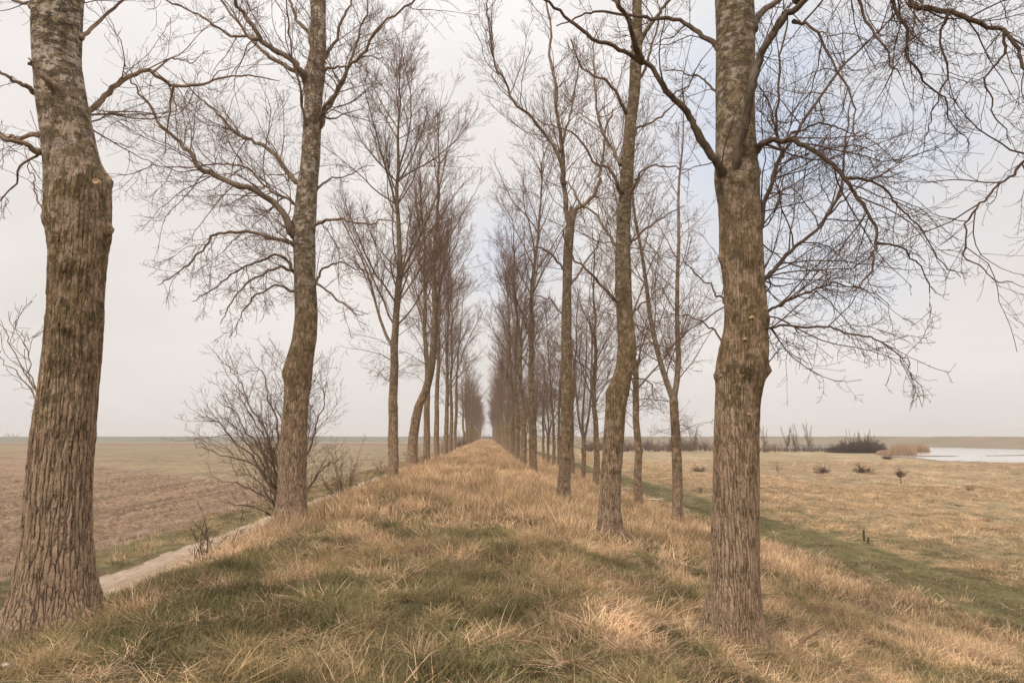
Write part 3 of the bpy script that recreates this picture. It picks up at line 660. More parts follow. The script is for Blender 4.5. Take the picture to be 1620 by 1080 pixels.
limbs = [
    ([(1164, 330), (1165, 285), (1169, 235), (1177, 185), (1187, 135), (1203, 92), (1226, 52), (1250, 20), (1272, -5), (1310, -45)], -1.05, 22, 15, 'spread', 0.5, 0.02),
    ([(1143, 275), (1135, 258), (1120, 234), (1100, 200), (1078, 164), (1050, 140), (1025, 103), (998, 86), (960, 70), (920, 42), (880, 10), (850, -5)], -1.0, 17, 5, 'droop', 0.7, -0.1),
    ([(1014, 95), (1003, 65), (995, 38), (980, 12), (965, -15)], -0.6, 11, 7, 'spread', 0.6, -0.75),
    ([(1142, 82), (1132, 75), (1108, 55), (1080, 33), (1040, 28), (1000, 26), (955, 20), (915, 28), (880, 38)], 0.8, 13, 4, 'droop', 0.9),
    ([(1190, 45), (1200, 28), (1220, 10), (1245, -8), (1280, -30)], 0.9, 18, 12, 'spread', 0.6),
    ([(1190, 250), (1197, 241), (1208, 229), (1225, 220), (1245, 222), (1278, 236), (1312, 256), (1337, 281), (1360, 311), (1378, 346), (1388, 382), (1384, 412), (1372, 438), (1352, 462)], -0.9, 14, 3, 'droop', 1.1),
    ([(1243, 222), (1256, 206), (1290, 198), (1320, 202), (1350, 212), (1382, 214)], 0.5, 6, 2, 'droop', 1.0, -0.2),
    ([(1338, 283), (1370, 282), (1400, 300), (1420, 330), (1450, 350), (1480, 400), (1520, 440)], -0.2, 6, 2, 'droop', 1.1, -0.5),
    ([(1388, 385), (1420, 392), (1450, 410), (1470, 450), (1475, 500)], 0.3, 4.5, 1.5, 'droop', 1.2, -0.7),
    ([(1198, 455), (1208, 441), (1222, 425), (1250, 401), (1290, 366), (1320, 320), (1333, 275), (1340, 210), (1348, 150)], 1.6, 12, 4, 'spread', 0.9),
    ([(1295, 358), (1330, 320), (1380, 285), (1440, 250), (1500, 225)], 0.6, 5, 2, 'spread', 1.0, 1.0),
    ([(1203, 502), (1213, 494), (1235, 480), (1270, 466), (1296, 451), (1330, 452), (1370, 460), (1410, 480)], 0.6, 7, 2, 'droop', 1.3),
    ([(1203, 524), (1212, 520), (1240, 515), (1290, 515), (1330, 520), (1370, 530), (1405, 548), (1430, 575), (1450, 600)], -0.5, 6, 2, 'droop', 1.5),
    ([(1196, 370), (1204, 350), (1215, 302), (1236, 252), (1262, 212), (1300, 150), (1350, 90), (1400, 40), (1440, 0)], 2.6, 13, 5, 'spread', 0.8, 0.2),
    ([(1238, 248), (1230, 200), (1228, 150), (1236, 90), (1244, 50), (1250, 0)], 0.6, 8, 5, 'up', 0.9, 1.3),
    ([(1255, 34), (1285, 44), (1310, 80), (1330, 122), (1345, 160), (1353, 205), (1354, 245)], -0.6, 6, 2, 'droop', 1.0, -0.75),
    ([(1260, 0), (1320, -60), (1390, -50), (1436, -8), (1452, 12), (1500, 20), (1550, 35), (1590, 50), (1610, 82), (1622, 120), (1640, 150)], -1.0, 15, 5, 'droop', 1.3, -0.6),
    ([(1395, -48), (1412, 0), (1430, 50), (1442, 98), (1470, 130), (1500, 170), (1530, 230)], 0.2, 8, 2, 'droop', 1.3, -0.9),
    ([(1340, -60), (1355, -10), (1378, 40), (1400, 80), (1420, 120)], -0.4, 8, 3, 'droop', 1.2, -0.8),
    ([(1500, 22), (1490, 60), (1497, 110), (1480, 160), (1465, 200), (1455, 245)], 0.3, 5, 1.6, 'droop', 0.9, -1.2),
    ([(1590, 50), (1580, 90), (1560, 130), (1570, 180), (1600, 230)], 0.2, 5, 2, 'droop', 1.1, -1.4),
    ([(1680, 200), (1640, 240), (1620, 260), (1590, 280), (1575, 300), (1545, 335), (1530, 370), (1530, 400), (1555, 432), (1590, 446), (1625, 450)], 0.2, 6, 1.6, 'droop', 0.8, -1.0),
    ([(1150, 485), (1138, 468), (1122, 452), (1098, 430), (1075, 400)], 1.2, 6, 2, 'spread', 0.9, 0.1),
    ([(1146, 545), (1125, 520), (1100, 505), (1080, 498), (1050, 505)], 1.4, 5, 2, 'droop', 1.0, 0.1),
    ([(1140, 150), (1120, 132), (1100, 118), (1070, 112), (1040, 120)], 0.9, 6, 2, 'droop', 0.9, 0.05),
    ([(1205, 545), (1214, 535), (1222, 520), (1228, 500)], 0.1, 2.5, 1, 'up', 1.5),
    ([(1207, 585), (1220, 568), (1236, 552), (1258, 545)], 0.1, 2.5, 1, 'up', 1.5)]
rootR1, _c, _r = near_tree('big mossy poplar in the right foreground with burls and long drooping branches over the field', DR1, rows, [(0.02, 0.1, 1.6, 0.17), (0.1, 0.2, 3.0, 0.13), (-0.1, 0.1, 4.0, 0.08), (0.1, 0.1, 3, 0.03)], zb, limbs, 37, M_BARK_R, 360, 0.009, B_, 0.36, 16, 'droop', M_BRD, 5)
for (x_, y_, dd_, nx, r_) in ((1190, 502, -0.265, 0.35, 0.017), (1179, 536, -0.262, 0.2, 0.014), (1211, 487, -0.13, 0.8, 0.022), (1185, 655, -0.245, 0.2, 0.012)):
    scar(rootR1, at_y(x_, y_, DR1 + dd_), (nx, -1, 0.05), r_)

# --- R2
rows = [(60, 1001, 1016), (100, 997, 1015), (150, 995, 1012), (200, 988, 1006), (250, 984, 1003), (300, 981, 1000), (350, 976, 997), (400, 974, 997), (450, 974, 999), (500, 976, 1001), (540, 978, 1006), (580, 975, 1002), (610, 963, 997), (640, 958, 991), (700, 955, 987), (750, 951, 983), (800, 948, 982), (835, 944, 984)]
zb = at_y(965, 846, DR2)[2]
B_ = [burl(1000, 560, DR2, None, 0, 0.12, 0.04), burl(962, 622, DR2, None, 185, 0.12, 0.05), burl(985, 460, DR2, None, 200, 0.1, 0.03), burl(985, 380, DR2, None, 0, 0.1, 0.03)]
limbs = [
    ([(1005, 75), (1004, 55), (990, 30), (972, 5), (950, -30)], 0.4, 15, 10, 'up', 0.7),
    ([(1010, 75), (1020, 50), (1038, 25), (1055, 0), (1080, -30)], -0.6, 10, 7, 'up', 0.8),
    ([(982, 482), (975, 472), (950, 448), (930, 430), (910, 405), (895, 380), (885, 350)], -0.9, 8, 2.5, 'spread', 1.0),
    ([(983, 395), (972, 385), (955, 355), (925, 325), (900, 295), (880, 262)], 1.0, 8, 2.5, 'spread', 1.0),
    ([(986, 308), (978, 295), (966, 266), (945, 260), (920, 225), (880, 200), (850, 192)], -1.0, 8, 2.5, 'spread', 1.0),
    ([(994, 312), (1000, 300), (1010, 285), (1025, 268), (1060, 260), (1090, 268)], -0.8, 7, 2.5, 'spread', 1.1),
    ([(993, 392), (1000, 380), (1020, 360), (1050, 342), (1080, 325)], 0.9, 7, 2.5, 'spread', 1.0),
    ([(1000, 215), (1008, 205), (1030, 190), (1065, 165), (1090, 140)], 0.6, 7, 2.5, 'spread', 1.0),
    ([(997, 500), (1010, 488), (1030, 470), (1055, 450)], 0.8, 6, 2, 'spread', 1.0),
    ([(996, 560), (1012, 548), (1035, 545), (1060, 560), (1080, 590)], 0.8, 5, 2, 'droop', 1.4),
    ([(992, 600), (1010, 598), (1030, 612), (1045, 640)], 0.5, 4, 1.5, 'droop', 1.4),
    ([(982, 260), (960, 220), (945, 170), (940, 110), (945, 50)], 1.6, 8, 3, 'up', 0.9),
    ([(1008, 130), (1025, 105), (1035, 60), (1045, 10)], 1.2, 8, 4, 'up', 0.8),
    ([(992, 180), (975, 150), (950, 130), (920, 100), (900, 60)], -1.0, 8, 3, 'up', 0.9)]
near_tree('knobbly poplar with a pale lower stem, next behind the big right foreground trunk', DR2, rows, [(0.05, 0.1, 2.5, 0.10), (0.1, 0.2, 3, 0.07), (0.1, 0.1, 3, 0.03)], zb, limbs, 41, M_BARK_D, 140, 0.028, B_, 0.25, 12, lump=0.05)

# --- R3
rows = [(345, 897, 910), (360, 895, 909), (400, 891, 906), (450, 890, 904), (500, 889, 904), (545, 888, 904), (600, 889, 906), (650, 888, 907), (700, 886, 906), (740, 884, 903), (778, 881, 902)]
zb = at_y(891, 787, DR3)[2]
limbs = [
    ([(903, 352), (898, 335), (893, 290), (886, 240), (882, 180), (876, 120), (868, 50), (862, -10)], 0.5, 12, 5, 'up', 0.8),
    ([(904, 352), (915, 335), (928, 322), (942, 300), (951, 262), (956, 220), (968, 170)], -0.8, 10, 4, 'up', 0.9),
    ([(893, 292), (885, 260), (860, 215), (830, 175), (800, 140), (780, 95), (770, 30), (764, -10)], -1.8, 8, 3, 'up', 0.9),
    ([(895, 430), (875, 405), (850, 390), (825, 400), (805, 420)], -1.0, 5, 2, 'droop', 1.2),
    ([(900, 450), (920, 430), (940, 400), (955, 365)], 1.0, 6, 2, 'spread', 1.0),
    ([(893, 500), (875, 480), (850, 470), (825, 480)], 1.2, 5, 2, 'droop', 1.2),
    ([(885, 240), (900, 200), (910, 150), (915, 90)], 1.2, 6, 3, 'up', 1.0)]
near_tree('slender forked poplar, third in the inner right row, its limb arching left', DR3, rows, [(0.0, 0.02, 0.2, 0.09), (0.0, 0.02, 0.25, 0.05)], zb, limbs, 43, M_BARK_D, 90, 0.04, [], 0.25, 0)

# ------------------------------------------------------------ procedural poplars
def poplar(seed, H=19.0, r0=0.24, first=4.2, nl=26, spread=1.0, style='up', fork=None, bend=None, lean=(0, 0), dense=1.0, low=6, lf=1.0):
    """ returns trunk mesh, crown mesh with origin at the tree's base """
    rng = RS(seed)
    n = 26; z = np.linspace(0, H, n); w = np.cumsum(rng.normal(0, 0.10, (n, 2)), 0) * np.linspace(0.3, 1, n)[:, None]
    w -= w[0]
    C = np.stack([w[:, 0] + lean[0] * z, w[:, 1] + lean[1] * z, z], 1)
    if bend:
        for bz, dx, wd in bend: C[:, 0] += dx * 1 / (1 + np.exp(-(z - bz) / wd))
        C[:, 0] -= C[0, 0]
    R = r0 * ((1 - z / H) ** 1.15 * 0.94 + 0.04)
    ext = np.array([[C[0, 0], C[0, 1], -0.5]]); CC = np.concatenate([ext, C]); RR = np.concatenate([[R[0]], R])
    burls = [(rng.uniform(1.5, 8), rng.uniform(0, 6.28), 0.12, rng.uniform(0.02, 0.06)) for _ in range(8)]
    V, Q, tr = trunk_mesh('trunk', CC, RR, M_BARK_F, 20, 0.12, 0.0, seed, 0.28, burls, 5, 0.05)
    tm = mesh_np('trunk', V, Q, M_BARK_F, True, None, tr)
    P = catmull(C, 40)[None]; Rb = np.interp(np.linspace(0, H, 41), z, R)[None]; T = Batch(P, Rb)
    # main limbs
    nl = int(nl * 1.35); t = np.sort(rng.uniform(first / H, 0.95, nl) ** 1.0); idx = (t * 40).astype(int)
    az = np.cumsum(rng.uniform(1.6, 3.0, nl)); A = np.radians(rng.uniform(24, 44, nl)) * spread
    D = np.stack([np.cos(az) * np.sin(A), np.sin(az) * np.sin(A), np.cos(A)], 1)
    L = H * (0.32 - 0.19 * t) * rng.uniform(0.55, 1.3, nl) * lf
    R0 = np.minimum(Rb[0, idx] * 0.62, radius_for(L) * 0.95 + 0.004)
    a = grow(P[0, idx], D, L, R0, 10, 0.35, 0.55, 0.28, rng, 0.2)
    dk = dense
    b = spawn(a, 2.7 * dk, rng, 0.2, 1, (22, 48), (0.28, 0.6), 3.0, 0.4, 6, (0.2, 0.8), 0.3, rmin=0.0055, rscale=0.9)
    c = spawn(b, 4.2 * dk, rng, 0.12, 1, (25, 52), (0.3, 0.6), 1.1, 0.25, 4, (0.1, 0.8), 0.35, rmin=0.0042)
    d = spawn(c, 3.4 * dk, rng, 0.15, 1, (25, 60), (0.3, 0.6), 0.45, 0.12, 2, (0.1, 0.9), 0.3, rmin=0.0036)
    # lower drooping branches
    t = rng.uniform(first * 0.75 / H, first * 1.4 / H, low); idx = (t * 40).astype(int); az = rng.uniform(0, 6.28, low); A = np.radians(rng.uniform(45, 75, low))
    D = np.stack([np.cos(az) * np.sin(A), np.sin(az) * np.sin(A), np.cos(A)], 1); L = rng.uniform(1.4, 3.4, low)
    e = grow(P[0, idx], D, L, radius_for(L), 8, -0.5, -0.3, 0.35, rng)
    f = spawn(e, 4.6 * dk, rng, 0.12, 1, (30, 65), (0.3, 0.6), 1.1, 0.2, 4, (-0.6, 0.5), 0.4, rmin=0.0042)
    g = spawn(f, 5.0 * dk, rng, 0.15, 1, (30, 65), (0.3, 0.6), 0.4, 0.1, 3, (-0.3, 0.8), 0.3, rmin=0.0036)
    cm = tube_mesh('crown', [(a, 6), (b, 4), (c, 3), (d, 3), (e, 5), (f, 3), (g, 3)], M_BR)
    return tm, cm
def forked(seed, H=15.0, r0=0.2, fz=4.2, dense=1.0, nstem=2, lowz=3.0):
    rng = RS(seed)
    z = np.linspace(-0.5, fz, 12); C = np.stack([0.04 * np.sin(z), 0.05 * np.cos(z * 0.8), z], 1); R = np.interp(z, [-0.5, fz], [r0, r0 * 0.8])
    burls = [(rng.uniform(2.0, fz), rng.uniform(0, 6.28), 0.12, 0.07) for _ in range(6)]
    V, Q, tr = trunk_mesh('trunk', C, R, M_BARK_F, 22, 0.08, 0.0, seed, 0.3, burls, 5, 0.06)
    tm = mesh_np('trunk', V, Q, M_BARK_F, True, None, tr)
    top = C[-1]
    az = rng.uniform(0, 0.5) + np.arange(nstem) * math.pi * 2 / nstem; A = np.radians(rng.uniform(14, 26, nstem))
    D = np.stack([np.cos(az) * np.sin(A), np.sin(az) * np.sin(A) * 0.5, np.cos(A)], 1)
    L = (H - fz) * rng.uniform(0.85, 1.05, nstem)
    s = grow(np.repeat((top - [0, 0, 0.12])[None], nstem, 0), D, L, np.full(nstem, r0 * 0.58), 16, 0.3, 0.4, 0.22, rng, 0.12)
    b = spawn(s, 1.9 * dense, rng, 0.06, 1, (28, 52), (0.2, 0.42), 4.2, 0.6, 8, (0.2, 0.7), 0.32, rscale=0.85, rmin=0.0055)
    c = spawn(b, 3.6 * dense, rng, 0.1, 1, (25, 55), (0.28, 0.55), 1.4, 0.25, 5, (-0.1, 0.7), 0.35, rmin=0.0040)
    d = spawn(c, 4.2 * dense, rng, 0.12, 1, (25, 60), (0.3, 0.6), 0.55, 0.1, 3, (0.0, 0.9), 0.3, rmin=0.0032)
    low = 6; zz = rng.uniform(lowz, fz, low); az = rng.uniform(0, 6.28, low); A = np.radians(rng.uniform(50, 80, low)); L = rng.uniform(1.5, 3.2, low)
    P = np.stack([0.04 * np.sin(zz), 0.05 * np.cos(zz * 0.8), zz], 1); Dd = np.stack([np.cos(az) * np.sin(A), np.sin(az) * np.sin(A), np.cos(A)], 1)
    e = grow(P, Dd, L, radius_for(L), 8, -0.6, -0.4, 0.35, rng)
    f = spawn(e, 5.4 * dense, rng, 0.12, 1, (30, 65), (0.3, 0.6), 1.1, 0.2, 4, (-0.8, 0.5), 0.4, rmin=0.0038)
    g = spawn(f, 6.0 * dense, rng, 0.15, 1, (30, 65), (0.3, 0.6), 0.4, 0.1, 3, (-0.2, 0.8), 0.3, rmin=0.0030)
    cm = tube_mesh('crown', [(s, 9), (b, 5), (c, 3), (d, 3), (e, 5), (f, 3), (g, 3)], M_BR)
    return tm, cm

VAR = {}
def tree(kind, X, Y, rz, sc, label, group, sink=0.0):
    tm, cm = VAR[kind]
    o = empty('poplar_tree', (X, Y, gz(X, Y) - sink), label, 'tree', group)
    o.rotation_euler = (0, 0, rz); o.scale = sc
    obj('trunk', tm, o); obj('crown', cm, o); return o
VAR['tallA'] = poplar(101, 22.5, 0.27, 7.0, 28, 1.1, dense=1.0, low=10, lf=1.15)
VAR['tallB'] = poplar(102, 23, 0.27, 7.4, 28, 1.0, dense=0.95, low=7)
VAR['tallC'] = poplar(103, 21.5, 0.25, 5.8, 38, 1.18, dense=1.25, low=14, lf=1.22)
VAR['crook'] = poplar(104, 22, 0.30, 7.4, 24, 0.95, bend=[(4.2, 0.95, 0.55)], dense=0.9, low=4)
VAR['midA'] = poplar(105, 20.5, 0.25, 5.4, 27, 1.0, dense=1.12, low=8)
VAR['midB'] = poplar(106, 20, 0.24, 5.0, 27, 1.1, dense=1.12, low=9)
VAR['midC'] = poplar(107, 21.5, 0.23, 5.8, 27, 1.0, dense=1.15, low=6)
VAR['farA'] = poplar(121, 21, 0.25, 6.5, 20, 0.95, dense=0.85, low=6)
VAR['farB'] = poplar(122, 20, 0.25, 6.0, 20, 1.1, dense=0.85, low=6)
VAR['farC'] = poplar(123, 19, 0.23, 6.4, 20, 1.0, dense=0.85, low=5)
VAR['slimA'] = poplar(108, 17.5, 0.20, 4.4, 24, 1.05, dense=1.3, low=8)
VAR['slimB'] = poplar(109, 16.5, 0.19, 4.0, 22, 1.15, dense=1.3, low=9)
VAR['forkA'] = forked(110, 17.5, 0.2, 4.6, 1.45, 2, 3.0)
VAR['forkB'] = forked(111, 14.0, 0.18, 3.0, 1.2, 3, 2.0)

GL = 'poplars in the left row on the embankment'; GR = 'poplars in the inner right row on the embankment'; GO = 'poplars in the outer right row low on the slope'
rng = RS(77)
def dl(x): return depth_for(x, XL, 740)
tree('tallC', XL + 0.0, dl(622), 0.4, (1, 1, 0.98), 'straight poplar with a mossy stem, the first of the dense left cluster beyond the gap', GL)
o = tree('crook', XL + 0.05, dl(651), 0.0, (1, 1, 1), 'poplar with a crooked stem bending right above a knob, in the left row', GL)
tree('tallA', XL, dl(675), 1.9, (0.95, 0.95, 1.05), 'upright poplar in the left row just right of the crooked one, brambles at its foot', GL)
tree('tallB', XL, dl(691), 3.0, (0.9, 0.9, 1.0), 'dark poplar in the left row, left one of a close pair past the brambles', GL)
tree('tallC', XL + 0.25, dl(700), 4.0, (0.95, 0.95, 1.05), 'pale poplar in the left row, right one of a close pair past the brambles', GL)
tree('farA', XL, dl(712.5), 5.1, (1, 1, 1.05), 'slim poplar in the left row, left one of the last pair before the gap', GL)
tree('farB', XL, dl(718), 0.9, (1, 1, 1.05), 'slim poplar in the left row, right one of the last pair before the gap', GL)
y = 128.0; i = 0
while y < 400:
    v = ['farA', 'farB', 'farC'][i % 3]
    tree(v, XL + rng.uniform(-0.3, 0.3), y, rng.uniform(0, 6.28), (1.15, 1.15, 0.86 * rng.uniform(0.93, 1.05)), 'far poplar in the hazy end of the left row', GL)
    y += rng.uniform(5.5, 7.5) * (1 if y < 200 else 1.4); i += 1
def dr(x): return depth_for(x, XR, 740)
names = ['dark poplar standing alone in the inner right row, fourth from the camera', 'forking poplar in the inner right row just left of the lone dark one', 'poplar in the inner right row, sixth from the camera, with limbs over the crest', 'poplar in the inner right row, seventh from the camera, thin and upright']
for j, x in enumerate((844.5, 828, 818.5, 811)):
    tree(['midC', 'midA', 'midB', 'midC'][j], XR, dr(x), 1.3 * j + 0.5, (1, 1, 1), names[j], GR)
y = dr(811) + 8; i = 0
while y < 400:
    v = ['farC', 'farB', 'farA'][i % 3]
    tree(v, XR + rng.uniform(-0.2, 0.2), y, rng.uniform(0, 6.28), (1.0, 1.0, rng.uniform(0.9, 1.02)), 'far poplar in the hazy end of the inner right row', GR)
    y += rng.uniform(7.0, 8.6) * (1 if y < 200 else 1.3); i += 1
def do(x): return depth_for(x, XO, 780)
tree('forkA', XO, do(1071), 0.2, (1, 1, 1), 'outer row poplar with a knotted, swollen stem that forks, nearest on the right slope', GO)
tree('slimA', XO, do(1011), 2.2, (1.0, 1.0, 1.1), 'leaning dark poplar in the outer row beside the fallen white branch', GO)
tree('slimB', XO, do(943), 4.2, (1.15, 1.15, 1.1), 'plain straight poplar in the outer row, right of the low forked one', GO)
tree('forkB', XO, do(924), 0.6, (1, 1, 1), 'low forked poplar in the outer row with a wide vase of stems', GO)
tree('slimA', XO, do(906), 5.0, (0.9, 0.9, 1.0), 'slim poplar in the outer row partly behind the third inner trunk', GO)
for j, x in enumerate((885, 877, 868)):
    tree(['slimB', 'slimA', 'forkB'][j], XO, do(x), 1.1 * j, (1, 1, 1), ['rightmost', 'middle', 'leftmost'][j] + ' of the trio of thin far poplars in the outer row', GO)
y = do(868) + 9; i = 0
while y < 260:
    tree(['slimA', 'slimB', 'forkB'][i % 3], XO + rng.uniform(-0.4, 0.4), y, rng.uniform(0, 6.28), (1, 1, rng.uniform(0.9, 1.05)), 'far thin poplar in the hazy end of the outer right row', GO)
    y += rng.uniform(7.5, 9.5); i += 1

# ------------------------------------------------------------ bushes
def bush_batches(seed, stems, H, width, dens=1.0, bias=(0, 0), r=0.02, rmin=0.0016, up=0.35):
    rng = RS(seed); P = np.stack([rng.normal(0, 0.08, stems), rng.normal(0, 0.08, stems), np.full(stems, -0.1)], 1)
    D = np.stack([rng.normal(bias[0], width, stems), rng.normal(bias[1], width, stems), np.abs(rng.normal(1.0, 0.25, stems))], 1)
    L = H * rng.uniform(0.6, 1.05, stems)
    a = grow(P, D, L, np.full(stems, r) * rng.uniform(0.6, 1.1, stems), 10, up, -0.05, 0.3, rng, 0.15)
    b = spawn(a, 4.2 * dens, rng, 0.1, 1, (25, 55), (0.25, 0.5), H * 0.4, 0.1, 6, (0.1, 0.4), 0.35, rmin=rmin)
    c = spawn(b, 5.5 * dens, rng, 0.1, 1, (30, 65), (0.3, 0.6), H * 0.18, 0.06, 4, (0.1, 0.4), 0.4, rmin=rmin)
    d = spawn(c, 5.0 * dens, rng, 0.1, 1, (30, 70), (0.3, 0.6), H * 0.08, 0.04, 2, (0.1, 0.4), 0.3, rmin=rmin)
    return [(a, 6), (b, 4), (c, 3), (d, 3)]
def bush(name, loc, seed, stems, H, width, label, cat='bush', dens=1.0, bias=(0, 0), r=0.02, group=None, rmin=0.003, up=0.35):
    o = obj(name, tube_mesh(name, bush_batches(seed, stems, H, width, dens, bias, r, rmin, up), M_SHRUB), None, loc)
    return tag(o, label, cat, group)
D = 19.0; X = at_y(446, 800, D)[0]; org = np.array([X, D, gz(X, D)])
stems = [([(442, 815), (430, 768), (395, 737), (350, 716), (314, 706)], -0.8), ([(442, 812), (424, 752), (390, 710), (352, 676), (326, 652)], 0.6), ([(445, 812), (430, 742), (400, 690), (370, 652), (340, 628)], -0.4),
         ([(447, 812), (440, 730), (415, 668), (385, 618), (362, 578)], 0.3), ([(448, 812), (437, 740), (422, 690), (392, 650), (372, 612)], 1.0), ([(450, 812), (447, 720), (435, 650), (418, 600), (400, 566)], -0.6),
         ([(452, 812), (455, 720), (458, 650), (455, 600), (449, 562)], 0.8), ([(444, 822), (420, 812), (380, 800), (338, 786)], -0.5), ([(446, 818), (415, 780), (375, 762), (335, 752)], 0.4),
         ([(458, 812), (482, 730), (500, 682), (510, 640), (506, 602)], 0.6), ([(460, 815), (492, 765), (514, 738), (538, 726)], -0.3), ([(457, 812), (474, 700), (488, 640), (497, 588)], -0.7), ([(454, 812), (464, 710), (470, 640), (478, 580)], 0.9), ([(446, 815), (428, 765), (405, 725), (385, 690), (358, 660)], 0.9)]
rng = RS(55); bb = []
for p_, dd in stems: bb += dress(limb(p_, D, dd, 5.0, 1.2), rng, 'up', 0.8, 0.0028, 1.0)
tag(obj('hawthorn_bush', tube_mesh('hawthorn_bush', bb, M_SHRUB, org), None, org), 'large bare hawthorn bush spreading behind the second poplar on the left', 'bush')
D = 26.0; X = at_y(543, 780, D)[0]
bush('hawthorn_bush', (X, D, gz(X, D)), 6, 14, 2.6, 0.6, 'low bare hawthorn bush between the second poplar and the left cluster', dens=1.2, r=0.022)
D = 30.0; X = at_y(575, 765, D)[0] - 1.0
bush('hawthorn_bush', (X, D, gz(X, D)), 7, 10, 1.5, 0.7, 'small reddish thorn bush at the foot of the left cluster', dens=1.2, r=0.012)
D = 12.4; X = at_y(325, 880, D)[0]
bush('thorn_sapling', (X, D, gz(X, D)), 8, 7, 1.25, 0.4, 'little bare thorn sapling on the slope above the sandy track', 'sapling', dens=2.2, r=0.02, up=0.15, rmin=0.0038)
D = 42.0; X = XL - 0.1
bush('bramble_bush', (X, D, gz(X, D)), 9, 16, 2.0, 0.7, 'brambles in the left row between the crooked poplar and the next', dens=1.4, r=0.012)
D = 35.5; X = XL - 0.7
bush('bramble_bush', (X, D, gz(X, D)), 12, 12, 1.4, 0.7, 'brambles behind the first poplar of the left cluster', dens=1.4, r=0.012)
base_b = bush('bramble_bush', (XL, 68, gz(XL, 68)), 10, 18, 2.3, 0.7, 'twiggy undergrowth between the left row poplars further off', dens=1.1, r=0.014, group='undergrowth along the left row')
for y in (95, 104, 113, 121, 130, 140, 150, 162, 175, 190):
    dup(base_b, (XL + rng.uniform(-0.6, 0.3), y, gz(XL, y)), rng.uniform(0, 6), (1, 1, rng.uniform(0.8, 1.5)))

for x in (-2.6, -0.9, 0.8, 2.2):
    dup(base_b, (x, 395 + 6 * x, gz(x, 400)), rng.uniform(0, 6), (1.6, 1.6, rng.uniform(1.3, 2.3)), 'hazy scrub closing the far end of the crest', 'scrub at the end of the avenue')

# field scrub and thorn bushes on the right
def onR(x, y): p = at_z(x, y, -2.6); return float(p[0]), float(p[1])
M_SHRUB2 = mat_branch('dark_scrub_twigs', 0.75)
def fbush(name, px, seed, stems, H, width, label, cat='bush', **kw):
    if stems >= 30: kw.setdefault('up', -0.55); H *= 1.25; width *= 0.8
    X, Y = onR(*px); o = bush(name, (X, Y, gz(X, Y)), seed, stems, H, width, label, cat, **kw); o.data.materials[0] = M_SHRUB2; return o
fbush('thorn_bush', (1301, 749), 30, 40, 1.15, 1.3, 'dark round thorn bush in the right field, left one of two level with each other', dens=2.2, rmin=0.006, group='thorn bushes in the field')
fbush('thorn_bush', (1366, 747), 31, 50, 1.2, 1.9, 'wide dark thorn bush in the right field, right one of two level with each other', dens=2.2, rmin=0.006, group='thorn bushes in the field')
fbush('thorn_bush', (1403, 726), 32, 34, 1.2, 1.4, 'small dark thorn bush at the water end of the right field', dens=2.0, rmin=0.007, group='thorn bushes in the field')
fbush('thorn_bush', (1514, 800), 33, 40, 0.35, 2.4, 'flat dark scrub patch in the right field', dens=3.0, rmin=0.004, group='thorn bushes in the field')
fbush('thorn_bush', (1535, 775), 34, 20, 0.7, 0.9, 'pale sparse thorn bush near the right edge of the field', dens=1.5, rmin=0.003, group='thorn bushes in the field')
fbush('thorn_bush', (1105, 745), 35, 40, 1.0, 1.6, 'round brown thorn bush left of the foreground trunk in the field', dens=2.0, rmin=0.006, group='thorn bushes in the field')
fbush('thorn_bush', (1108, 778), 36, 10, 0.8, 0.4, 'thin upright weed clump between the outer poplar and the foreground trunk', 'weed', dens=2.0, rmin=0.003)
fbush('thorn_bush', (1230, 745), 37, 8, 1.6, 0.25, 'thin upright thorn sapling in the field just right of the foreground trunk', dens=1.2, rmin=0.003)
# little thorn tree
X, Y = onR(1424, 766)
root = empty('thorn_tree', (X, Y, gz(X, Y)), 'tiny thorn tree with a bare stem and dark flat crown in the right field', 'tree')
st = limb([(1424, 768), (1425, 760), (1423, 752)], Y, 0, 2.2, 1.6, 6)
obj('trunk', tube_mesh('trunk', [(st, 8)], M_SHRUB2, np.array([X, Y, gz(X, Y)])), root)
cr = tube_mesh('crown', bush_batches(39, 26, 1.0, 1.1, 2.4, (-0.2, 0), 0.015, 0.005), M_SHRUB2); c_ = obj('crown', cr, root); c_.location = (0, 0, 0.75)

# shrub line in front of the lake
GS = 'bare shrubs in the line at the far side of the field'
sh = [tube_mesh('bare_shrub', bush_batches(50 + i, 26, 4.3, 0.5, 0.42, r=0.05, rmin=0.011, up=0.3), M_SHRUB) for i in range(3)]
rng = RS(5); i = 0
LBL = 'grey brown bare shrub in the long line at the far side of the right field'
xpx = 925.0
while xpx < 1325:
    base_y = 714.6 + rng.uniform(-1.2, 0.6)
    if xpx < 1130: base_y = 713.2 + rng.uniform(-1.5, 0.8)
    X, Y = onR(xpx, base_y); hgt = rng.uniform(0.5, 0.85) * (1.25 if xpx < 1130 else 0.82)
    o = obj('bare_shrub', sh[i % 3], None, (X, Y, gz(X, Y))); o.rotation_euler = (0, 0, rng.uniform(0, 6)); o.scale = (hgt * 1.25, hgt * 1.25, hgt)
    tag(o, LBL, 'shrub', GS); xpx += rng.uniform(4, 8); i += 1
